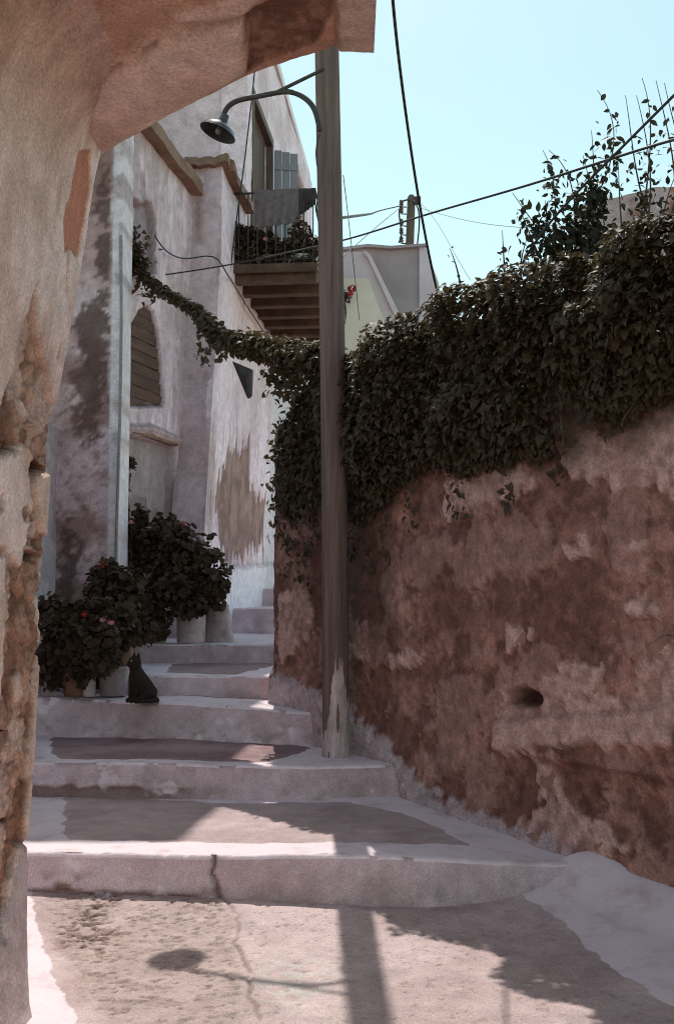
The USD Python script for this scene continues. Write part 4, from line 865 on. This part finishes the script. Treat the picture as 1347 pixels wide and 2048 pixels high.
# flaking whitewash on its foot: a thin skin following the wood
mk = []
zz = np.linspace(.43, 1.30, 190); aa = np.linspace(0, 2 * np.pi, 161)
Zq, Aq = np.meshgrid(zz, aa, indexing='ij')
lim = 1.0 + .17 * np.exp(-((Aq - 4.95) / .45) ** 4) - .30 * sst(4.5 - Aq, .0, .5) - .1 * sst(Aq - 5.3, 0, .6) + .30 * (fbm(np.stack([np.cos(Aq) * 6, np.sin(Aq) * 6, Zq * .3], -1), 5, 3) - .5) + .22 * (fbm(np.stack([np.cos(Aq) * 14, np.sin(Aq) * 14, Zq * 9], -1), 4, 4) - .5)
keep = (Zq < lim) & ~(noise(np.stack([np.cos(Aq) * 6, np.sin(Aq) * 6, Zq * 4], -1), 6) > .80)
rr = .0969 - .007 * (Zq - .4) / 6.8 + .0016 * fbm(np.stack([np.cos(Aq) * 5, np.sin(Aq) * 5, Zq * 3], -1), 3, 2)
PC = np.stack([pole_c(z) for z in zz])[:, None, :]
Pq = PC + np.stack([rr * np.cos(Aq), rr * np.sin(Aq), 0 * Aq], -1)
I = np.arange(Pq[..., 0].size).reshape(Pq.shape[:2]); cell = keep[:-1, :-1] & keep[1:, 1:] & keep[:-1, 1:] & keep[1:, :-1]
q = np.stack([I[:-1, :-1], I[:-1, 1:], I[1:, 1:], I[1:, :-1]], -1)[cell]
ids_, inv_ = np.unique(np.vstack([q[:, [0, 1, 2]], q[:, [0, 2, 3]]]), return_inverse=True)
obj('whitewash', (Pq.reshape(-1, 3)[ids_], inv_.reshape(-1, 3)), 'flaked_wash', pol, smooth=True)

YL0, YL1 = 7.62, 7.92
lamp = thing('street_lamp', 'street lamp with dark enamel shade on a curved iron arm, fixed to the wooden pole', 'street lamp')
AP = [(640, 262, YL0), (634, 236, YL0), (622, 208, YL0 + .03), (600, 190, YL0 + .06), (575, 183, YL0 + .1), (545, 186, YL0 + .13), (505, 194, YL0 + .19), (472, 202, YL0 + .24), (455, 214, YL1 - .03), (447, 230, YL1), (445, 243, YL1)]
obj('arm', tube(bezier([at(*p) for p in AP], 60), .0195, 10), 'dark_iron', lamp, smooth=True)
obj('brace', tube([at(540, 190, YL0 + .13), at(648, 137, YL0 + .02)], .0135, 8), 'dark_iron', lamp, smooth=True)
hc = at(445, 243, YL1)
prof = V([(0.0, .055), (.030, .055), (.033, .03), (.042, -.01), (.058, -.022), (.095, -.040), (.125, -.064), (.138, -.092), (.141, -.096), (.137, -.097), (.122, -.070), (.092, -.047), (.05, -.03), (0, -.027)])
sm_ = trimesh.creation.revolve(prof, sections=48); sm_.fix_normals()
roll = trimesh.transformations.rotation_matrix(math.radians(22), [0, 1, 0]) @ trimesh.transformations.rotation_matrix(math.radians(-3), [1, 0, 0])
ish = sm_.vertices[sm_.faces].mean(1)
T = np.eye(4); T[:3, 3] = hc
sm_.apply_transform(T @ roll)
obj('shade', sm_, 'enamel', lamp, smooth=35)
inn = trimesh.creation.revolve(V([(0, -.032), (.05, -.035), (.092, -.052), (.120, -.074), (.132, -.094), (.119, -.077), (.09, -.056), (.05, -.039), (0, -.036)]), sections=40); inn.fix_normals(); inn.apply_transform(T @ roll)
obj('reflector', inn, 'dark_inside', lamp, smooth=35)
bl = trimesh.creation.icosphere(2, .026); bl.vertices[:, 2] *= 1.35; bl.apply_translation([0, 0, -.07]); bl.apply_transform(T @ roll); obj('bulb', bl, 'glass_bulb', lamp, smooth=True)
obj('lamp_cable', tube(bezier([at(640, 268, YL0 - .01), at(634, 285, YL0 - .01), at(632, 310, YL0), at(636, 340, YL0)], 14), .006, 6), 'cable_rubber', lamp, smooth=True)
fp = thing('utility_pole', 'distant utility pole with insulators on its left side, above the far grey roof', 'pole')
YP = 27.5
pt_, pbm = at(822, 396, YP), at(814, 640, YP); pbm2 = V([pbm[0], pbm[1], 1.0])
obj('shaft', tube([pbm2, pbm, pt_, pt_ + [0, 0, .08]], [.14, .115, .105, .06], 14), 'old_wood', fp, smooth=40)
for i, y in enumerate((414, 428, 452, 470, 487)):
    a = at(812, y, YP); b = at(802, y - 1, YP - .05)
    obj('pin', tube([a, b, b + [0, 0, .12]], .018, 6), 'dark_iron', fp)
    m = trimesh.creation.revolve(V([(0, 0), (.05, 0), (.06, .04), (.035, .06), (.06, .09), (.04, .14), (0, .15)]), sections=14); m.apply_translation(b + [0, 0, .03]); m.fix_normals()
    obj('insulator', m, 'porcelain', fp, smooth=40)
obj('bracket', tube(bezier([at(820, 401, YP - .1), at(806, 402, YP - .1), at(800, 412, YP - .1), at(799, 440, YP - .1), at(797, 485, YP - .1)], 20), .022, 6), 'dark_iron', fp)
obj('side_box', box(*(lambda p: (p[0] - .06, p[0] + .1, YP - .2, YP - .05, p[2] - .1, p[2] + .1))(at(832, 404, YP)), .02), 'dark_iron', fp)

def cable(pts, r, label, m='cable_rubber', name='cable', n=60, cat='cable', sides=7):
    P = bezier([at(*p) for p in pts], n); tag(obj(name, tube(P, r, sides), m, smooth=True), label, cat)
cable([(774, -160, 4.6), (785, 0, 5.1), (801, 150, 5.7), (826, 330, 6.4), (846, 450, 6.9), (873, 580, 7.42)], .0085, 'thick black cable dropping from the top of the picture into the ivy')
cable([(1420, 262, 5.4), (1347, 279, 5.8), (1100, 356, 6.9), (842, 432, 8.6), (690, 479, 10.0), (560, 508, 11.3), (470, 527, 12.2), (318, 551, 12.42)], .0085, 'long dark cable crossing the sky behind the pole to the house wall')
cable([(1420, 118, 4.9), (1347, 190, 5.2), (1215, 322, 5.8), (1110, 432, 6.3), (1040, 535, 6.75)], .0075, 'dark cable slanting down through the shrub at upper right')
cable([(1052, 522, 6.5), (980, 600, 6.75), (905, 672, 7.0), (878, 694, 7.1)], .0035, 'thin pale cord running over the ivy face', 'pale_cable', n=20)
cable([(640, 440, 9.0), (690, 434, 10.5), (745, 426, 17.0), (802, 411, 27.4)], .016, 'dark cable running from behind the pole to the distant insulators')
cable([(640, 557, 13), (700, 500, 18.0), (760, 447, 23.0), (802, 414, 27.4)], .008, 'thin wire slanting up to the distant insulators from lower left', n=30)
cable([(826, 400, 27.3), (838, 440, 27.0), (834, 489, 26.9), (833, 520, 26.8)], .02, 'slack cable hanging beside the distant pole', n=20)
cable([(686, 350, 14.0), (700, 470, 15.5), (712, 580, 17.0), (718, 640, 19.0)], .006, 'thin wire hanging just right of the wooden pole', n=20)
cable([(842, 408, 27.3), (870, 440, 25.0), (905, 500, 22.0), (940, 560, 20.0)], .006, 'fine wire falling right from the distant pole to the ivy', n=20)
cable([(842, 416, 27.3), (930, 440, 24), (1050, 455, 20), (1200, 460, 17)], .006, 'fine wire running right from the distant pole behind the shrub', n=20)
cable([(513, 100, 13.7), (505, 180, 13.7), (482, 372, 13.62), (470, 460, 13.6), (459, 555, 13.6)], .0095, 'dark cable running down the corner of the balcony house', n=40)
cable([(309, 470, 12.05), (326, 495, 12.2), (350, 512, 12.5), (390, 515, 12.84), (432, 516, 12.84), (446, 534, 12.86), (460, 556, 13.4), (486, 600, 14.3), (515, 645, 15.3), (540, 690, 16.2)], .008, 'black wire stapled in a dip across the white house front', n=60)

# ================================================================== IVY
iv = thing('ivy', 'mass of dark ivy hanging over the top of the brown garden wall', 'ivy')
r = np.random.default_rng(21)
TOPP = V([(-3.2, 3.53), (0, 3.52), (1.0, 3.52), (1.6, 3.55), (2.2, 3.54), (2.55, 3.40), (2.9, 3.40), (3.4, 3.42), (3.8, 3.15), (4.3, 2.78)])
BOTP = V([(-3.2, 2.65), (0, 2.60), (0.4, 2.50), (0.95, 2.40), (1.6, 2.38), (2.05, 2.40), (2.5, 2.25), (3.0, 2.15), (3.5, 2.3), (3.9, 2.2), (4.3, 2.45)])
n = 25000
u = r.uniform(-1.4, 4.05, n); tz, bz = np.interp(u, *TOPP.T), np.interp(u, *BOTP.T)
h = r.uniform(0, 1, n) ** .9
z = bz + (tz - bz) * h
cl_ = fbm(np.stack([u * 2.6, z * 2.6, 0 * u], -1), 4, 33)
z += (cl_ - .5) * .28 * (1 - h)
out = .03 + (.15 * np.sin(np.clip(h, 0, 1) * np.pi * .85) ** .7 + .1 * h) * (-.35 + 2.7 * cl_) * r.uniform(.35, 1, n) * np.interp(u, [2.7, 3.5], [1, .35])
P = W0 + u[:, None] * WD + out[:, None] * WN; P[:, 2] = z
Nn = WN * (1.0 - .4 * h)[:, None] + V([0, 0, 1]) * (.25 + .75 * h)[:, None] + r.normal(size=(n, 3)) * .42
keep = r.uniform(size=n) < np.where(h < .25, np.clip((cl_ - .36) * 5, 0, 1), np.clip((cl_ - .27) * 6, .25, 1))
keep &= r.uniform(size=n) < np.interp(u, [3.3, 3.9], [1, .45])
P, Nn = P[keep], Nn[keep]
# cap over the wall top
n2 = 7500; u = r.uniform(-1.4, 4.25, n2); o = r.uniform(-.45, .12, n2); cl_ = fbm(np.stack([u * 3.2, o * 3, 0 * u], -1), 4, 35)
P2 = W0 + u[:, None] * WD + o[:, None] * WN; P2[:, 2] = np.interp(u, *TOPP.T) - .06 + .42 * (cl_ - .45) - .5 * np.maximum(o - .05, 0) + r.uniform(-.05, .03, n2)
N2 = V([0, 0, 1.0]) + r.normal(size=(n2, 3)) * .5 + WN * .3
# ragged tails hanging down the wall, and the curtain at the wall's far end
tails = []
for uu0, zlow in [(2.5, 1.9), (2.75, 1.8), (2.95, 1.9), (1.7, 2.1), (1.2, 2.15), (2.2, 2.05), (0.75, 2.25), (3.25, 1.9), (3.5, 1.95), (3.8, 1.9), (3.95, 1.75), (4.1, 2.1), (3.65, 1.6)]:
    k = int((2.6 - zlow) * 60); zt_ = r.uniform(zlow, 2.6, k)
    p = W0 + (uu0 + r.normal(size=k)[:, None] * (.03 + .06 * (zt_ - zlow))[:, None]) * WD + r.uniform(.03, .12, k)[:, None] * WN; p[:, 2] = zt_; tails.append(p)
P3 = np.vstack(tails); N3 = WN + r.normal(size=(len(P3), 3)) * .5 + [0, 0, .3]
n4 = 1100; u = r.uniform(3.4, 4.22, n4); h4 = r.uniform(0, 1, n4)
cl_ = fbm(np.stack([u * 4, h4 * 4, 0 * u], -1), 4, 37)
P4 = W0 + u[:, None] * WD + (r.uniform(-.2, .12, n4) * (0.5 + cl_))[:, None] * WN; P4[:, 2] = 2.25 + (np.interp(u, *TOPP.T) - 2.2) * h4 + .3 * (cl_ - .5)
N4 = WN * .6 + r.normal(size=(n4, 3)) * .6 + [0, 0, .4]
k4 = r.uniform(size=n4) < np.clip((cl_ - .34) * 6, .05, 1); P4, N4 = P4[k4], N4[k4]
PA, NA = np.vstack([P, P2, P3, P4]), np.vstack([Nn, N2, N3, N4])
vs = leaves('ivy', PA, NA, r.uniform(.026, .062, len(PA)) * np.where(r.uniform(size=len(PA)) < .12, 1.35, 1), .7, 5)
scr = np.linalg.norm(PA - V([0, 0, EYE]), axis=1) - 1.2 * np.maximum(PA[:, 2] - 3.5, 0) * 3
scr[PA @ WD - W0 @ WD < -0.1] += 20
add_leaves(iv, vs, 'ivy_leaf', 290, score=scr)
st = []
for i in range(26):
    u0 = r.uniform(-.6, 3.4); zz_ = np.linspace(r.uniform(2.45, 2.8), 3.3, 12); uu_ = u0 + np.cumsum(r.normal(size=12) * .04)
    p = W0 + uu_[:, None] * WD + .06 * WN; p[:, 2] = zz_; st.append(tube(bezier(p, 24), np.linspace(.006, .014, 24), 6))
for s_ in st: obj('stem', s_, 'bark', iv, smooth=True)

# leafy strand slung across the lane to the door-side wall
vn = thing('hanging_vine', 'leafy strand slung over the lane from the ivy to the white house', 'vine')
SP = V([at(*p) for p in [(262, 500, 11.75), (275, 530, 11.7), (305, 565, 11.5), (345, 592, 11.1), (395, 625, 10.6), (440, 672, 10.0), (500, 690, 9.4), (560, 702, 8.95), (620, 712, 8.5), (668, 700, 8.25)]])
cv = bezier(SP, 400); tcv = np.linspace(0, 1, 400)
rad = np.interp(tcv, [0, .12, .3, .45, .6, .75, .9, 1], [.12, .065, .06, .095, .125, .15, .16, .15])
n = 4300; w = rad ** 1.25; idx = r.choice(400, n, p=w / w.sum())
d = r.normal(size=(n, 3)); d /= np.linalg.norm(d, axis=1, keepdims=True)
cl_ = fbm(cv[idx] * 5 + d * .8, 4, 51)
P = cv[idx] + d * (rad[idx] * r.uniform(.2, 1, n) ** .6 * (0.45 + 1.1 * cl_))[:, None] * V([1, 1, .85])
N = d * .7 + [0, 0, .7] + r.normal(size=(n, 3)) * .45
extra = []                                                         # hanging tufts
for (px, py, Y_, s, k) in [(410, 705, 10.5, .07, 40), (440, 712, 10.2, .05, 24), (560, 755, 9.0, .10, 150), (605, 790, 8.75, .12, 190), (590, 735, 8.8, .12, 170), (620, 860, 8.7, .09, 110), (280, 570, 11.6, .08, 36), (262, 490, 11.7, .14, 170), (275, 520, 11.7, .11, 100), (300, 590, 11.5, .05, 18)]:
    c = at(px, py, Y_); extra.append(c + r.normal(size=(k, 3)) * s * V([.7, .6, .8]))
PE = np.vstack(extra); P = np.vstack([P, PE]); N = np.vstack([N, r.normal(size=(len(PE), 3)) * .6 + [0, -.3, .5]])
vs = leaves('ivy', P, N, r.uniform(.03, .07, len(P)), .6, 9)
add_leaves(vn, vs, 'ivy_leaf', 200)
for k in range(4):
    c2 = bezier(SP + r.normal(size=SP.shape) * .035, 60); obj('stem', tube(c2, .009, 6), 'bark', vn, smooth=True)

# straggly shrub on the terrace, bare whips against the sky
def shrub(name, base, whips, leafn, label, seed, size=.05, spread=.06):
    t = thing(name, label, 'shrub'); r = np.random.default_rng(seed); P = []
    for w in whips:
        p = bezier([at(*q) for q in w], 26); obj('stem', tube(p, np.linspace(.009, .0022, 26), 5), 'bark', t, smooth=True)
        L = np.linalg.norm(np.diff(p, axis=0), axis=1).sum(); k = int(leafn * L)
        tt = r.beta(1.0, 1.9, k); P.append(p[(tt * 25).astype(int)] + r.normal(size=(k, 3)) * spread * (1 - .6 * tt)[:, None])
    P = np.vstack(P); vs = leaves('oval', P, r.normal(size=(len(P), 3)) + [0, -.5, .4], r.uniform(.6, 1.3, len(P)) * size, .5, seed)
    add_leaves(t, vs, 'shrub_leaf', 150, score=-P[:, 2])
YB = 7.4
shrub('shrub', None, [[(1120, 560, YB), (1110, 440, YB), (1098, 330, YB), (1085, 300, YB)], [(1150, 560, YB), (1070, 450, YB), (1024, 385, YB)], [(1140, 560, YB), (1180, 420, YB), (1225, 300, YB), (1194, 180, YB)],
    [(1100, 560, YB), (1060, 470, YB), (1040, 420, YB)], [(1180, 540, YB), (1150, 420, YB), (1135, 350, YB), (1097, 300, YB)], [(1170, 560, YB), (1185, 430, YB), (1182, 260, YB)], [(1210, 560, YB), (1190, 420, YB), (1180, 370, YB), (1165, 310, YB)], [(1130, 550, YB), (1100, 470, YB), (1090, 400, YB)],
    [(1110, 560, YB), (1150, 470, YB), (1185, 420, YB), (1200, 390, YB)]], 210, 'straggly brown-leaved shrub with whips against the sky, left of the two crossing cables', 81, .06, .08)
YB = 7.1
shrub('shrub', None, [[(1290, 520, YB), (1290, 400, YB), (1300, 280, YB), (1283, 155, YB)], [(1330, 500, YB), (1270, 330, YB), (1256, 230, YB), (1250, 190, YB)], [(1270, 520, YB), (1300, 360, YB), (1290, 270, YB), (1272, 190, YB)], [(1340, 460, YB), (1345, 320, YB), (1330, 240, YB), (1311, 160, YB)],
    [(1370, 460, YB), (1360, 300, YB), (1338, 210, YB), (1328, 165, YB)], [(1250, 520, YB), (1240, 420, YB), (1236, 330, YB)], [(1390, 460, YB), (1380, 330, YB), (1375, 250, YB)], [(1320, 500, YB), (1330, 410, YB), (1350, 350, YB)]], 50, 'thin bare-twigged shrub in the upper right corner above the reddish wall', 82)
YB = 7.9
shrub('shrub', None, [[(1010, 560, YB), (1006, 500, YB), (1004, 460, YB)], [(920, 570, YB), (908, 520, YB), (898, 495, YB)], [(1040, 540, YB), (1046, 500, YB), (1052, 480, YB)]], 40, 'small sprig sticking up from the ivy ridge against the sky', 83, .045, .03)

# ================================================================== POTS, GERANIUMS, CAT
Z3, Z5 = .775, 1.16
def gp(px, base_py, z): p = on_z(px, base_py, z); return p
front = [(100, 9.50, .085, .09, .20, 'white_tin', 'short white tin at the far left beside the near house wall'), (152, 9.42, .10, .12, .22, 'terracotta', 'dark clay pot between the two pale tins in the front row'),
         (178, 9.36, .052, .056, .27, 'white_tin', 'narrow tall pale tin in the front row under the dark bush'), (226, 9.46, .11, .13, .25, 'grey_tin', 'grey tin pot just left of the cat')]
FB = []
for i, (px, Y_, r0, r1, h, m, lab) in enumerate(front):
    c = at(px, 1390, Y_); c[2] = .79
    FB.append(pot('flower_pot', c, r0, r1, h, m, lab, rim=i in (1, 3)))
rear = [(318, 11.78, .085, .10, .32, 'white_tin', 'white tin at the left of the rear row of pots'), (382, 11.72, .15, .155, .34, 'white_tin', 'wide whitewashed tin in the middle of the rear row'), (436, 11.85, .17, .115, .40, 'grey_tin', 'grey pot flaring downwards at the right end of the rear row'), (286, 11.7, .09, .11, .26, 'terracotta', 'clay pot in the rear row behind the cat'), (240, 10.25, .10, .12, .26, 'terracotta', 'clay pot between the two rows, hidden under the tall dark geranium')]
RB = []
for i, (px, Y_, r0, r1, h, m, lab) in enumerate(rear):
    c = at(px, 1283, Y_); c[2] = 1.15 if Y_ > 11 else .945
    RB.append(pot('flower_pot', c, r0, r1, h, m, lab, rim=i != 2))
def blob(px, py, Y_, rx, rz, ry=None):
    c = at(px, py, Y_); return (*c, rx * 1.12, (ry or rx * .8), rz * 1.1)
def fl(px, py, Y_, rr=.04): return (*at(px, py, Y_), rr * .75)
G = 'geraniums in pots along the left of the steps'
plant('geranium', FB[0], [blob(105, 1300, 9.3, .22, .28), blob(120, 1240, 9.4, .18, .14)], 1300, 'dark bushy geranium at the far left, in the short white tin', 'geranium', .066, [], seed=1, group=G)
plant('geranium', FB[1], [blob(160, 1295, 9.25, .22, .30), blob(150, 1235, 9.3, .16, .1)], 1400, 'dark geranium with red bloom in the clay pot of the front row', 'geranium', .066, [fl(170, 1228, 9.15, .035)], seed=2, group=G)
plant('geranium', FB[2], [blob(195, 1285, 9.2, .18, .24), blob(205, 1225, 9.3, .14, .1)], 1000, 'geranium in the narrow tall tin of the front row', 'geranium', .066, [], seed=3, group=G)
plant('geranium', FB[3], [blob(218, 1300, 9.45, .16, .28), blob(222, 1240, 9.5, .16, .14), blob(246, 1265, 9.55, .10, .14)], 1300, 'geranium with faded red blooms just left of the cat', 'geranium', .066, [fl(222, 1245, 9.1, .03), fl(205, 1240, 9.1, .028)], seed=4, group=G, petal='petal_pink')
plant('geranium', RB[4], [blob(235, 1180, 10.2, .26, .34), blob(212, 1160, 10.2, .13, .2), blob(262, 1190, 10.3, .2, .32), blob(275, 1255, 10.2, .14, .15)], 2200, 'tall dark geranium with a red bloom standing between the two rows', 'geranium', .065, [fl(208, 1128, 10.1, .045)], seed=5, group=G)
plant('geranium', RB[1], [blob(350, 1130, 11.5, .34, .32), blob(335, 1075, 11.6, .2, .16), blob(365, 1190, 11.5, .3, .2), blob(300, 1225, 11.4, .18, .2)], 2600, 'broad dark geranium over the wide whitewashed tin', 'geranium', .065, [fl(366, 1046, 11.4, .03)], seed=6, group=G)
plant('geranium', RB[2], [blob(420, 1165, 11.5, .17, .28), blob(436, 1190, 11.55, .08, .12), blob(412, 1115, 11.6, .1, .08)], 1000, 'dark geranium leaning right over the flared grey pot, before the white wall', 'geranium', .065, [], seed=7, group=G)
plant('geranium', RB[3], [blob(262, 1075, 11.6, .16, .22), blob(290, 1110, 11.6, .2, .26), blob(300, 1195, 11.4, .16, .2), blob(318, 1160, 11.5, .2, .25)], 1900, 'tall straggly geranium with pink blooms before the old door', 'geranium', .065, [fl(262, 1044, 11.4, .035), fl(248, 1052, 11.4, .03)], seed=8, group=G, petal='petal_pink')
plant('door_creeper', Lp(.9, 2.0, .05), [(*(Lp(.86, 2.95, .07)), .07, .10, .16), (*(Lp(.86, 2.65, .07)), .06, .10, .24), (*(Lp(.95, 3.08, .07)), .06, .10, .05)], 420, 'dark creeper climbing the left edge of the old door', 'creeper', .05, [], seed=9, stems=3, m='ivy_leaf', kind='ivy')

ct = thing('cat', 'dark cat sitting upright on the third step beside the pots', 'cat')
K = at(279, 1401, 8.96); K[2] = .775
bones = [((.045, 0, .085), .082, (-.02, 0, .19), .066), ((-.02, 0, .19), .066, (-.035, 0, .245), .046), ((-.035, 0, .245), .045, (-.045, 0, .305), .050), ((-.045, 0, .305), .048, (-.085, 0, .292), .026),
         ((.06, .045, .075), .06, (-.02, .06, .03), .03), ((.06, -.045, .075), .06, (-.02, -.06, .03), .03), ((-.02, .06, .025), .022, (-.06, .062, .018), .019), ((-.02, -.06, .025), .022, (-.06, -.062, .018), .019),
         ((-.045, .03, .17), .030, (-.06, .028, .03), .018), ((-.045, -.03, .17), .030, (-.06, -.028, .03), .018), ((-.06, .028, .025), .018, (-.085, .028, .017), .016), ((-.06, -.028, .025), .018, (-.085, -.028, .017), .016),
         ((.115, 0, .035), .022, (.10, -.09, .02), .018), ((.10, -.09, .02), .018, (.02, -.125, .018), .016), ((.02, -.125, .018), .016, (-.05, -.115, .017), .012),
         ((-.035, .028, .33), .020, (-.030, .038, .372), .004), ((-.035, -.028, .33), .020, (-.030, -.038, .372), .004)]
cm = smoothed_hulls(bones, .010, 6)
cyaw = math.radians(38)
def catT(m):
    m = m.copy(); m.apply_scale(1.07); m.apply_transform(trimesh.transformations.rotation_matrix(cyaw, [0, 0, 1])); m.apply_translation(K); return m
obj('body', catT(cm), 'cat_fur', ct, smooth=True)
for s in (-1, 1):
    e = trimesh.creation.icosphere(2, .0085); e.apply_translation([-.083, s * .022, .315]); obj('eye', catT(e), 'cat_eye', ct, smooth=True)
e = trimesh.creation.icosphere(2, .007); e.apply_translation([-.111, 0, .297]); obj('nose', catT(e), 'cat_nose', ct, smooth=True)

# pebbles lying on the pavement
for i, (px, py, lab) in enumerate([(1106, 1806, 'small dark pebble on the white border, left of its neighbour'), (1180, 1822, 'small dark pebble on the white border near the wall'), ]):
    p = on_z(px, py, .03); tag(obj('pebble', stone(p + [0, 0, .01], (.045, .03, .025), 90 + i), 'old_wood', smooth=True), lab, 'pebble')
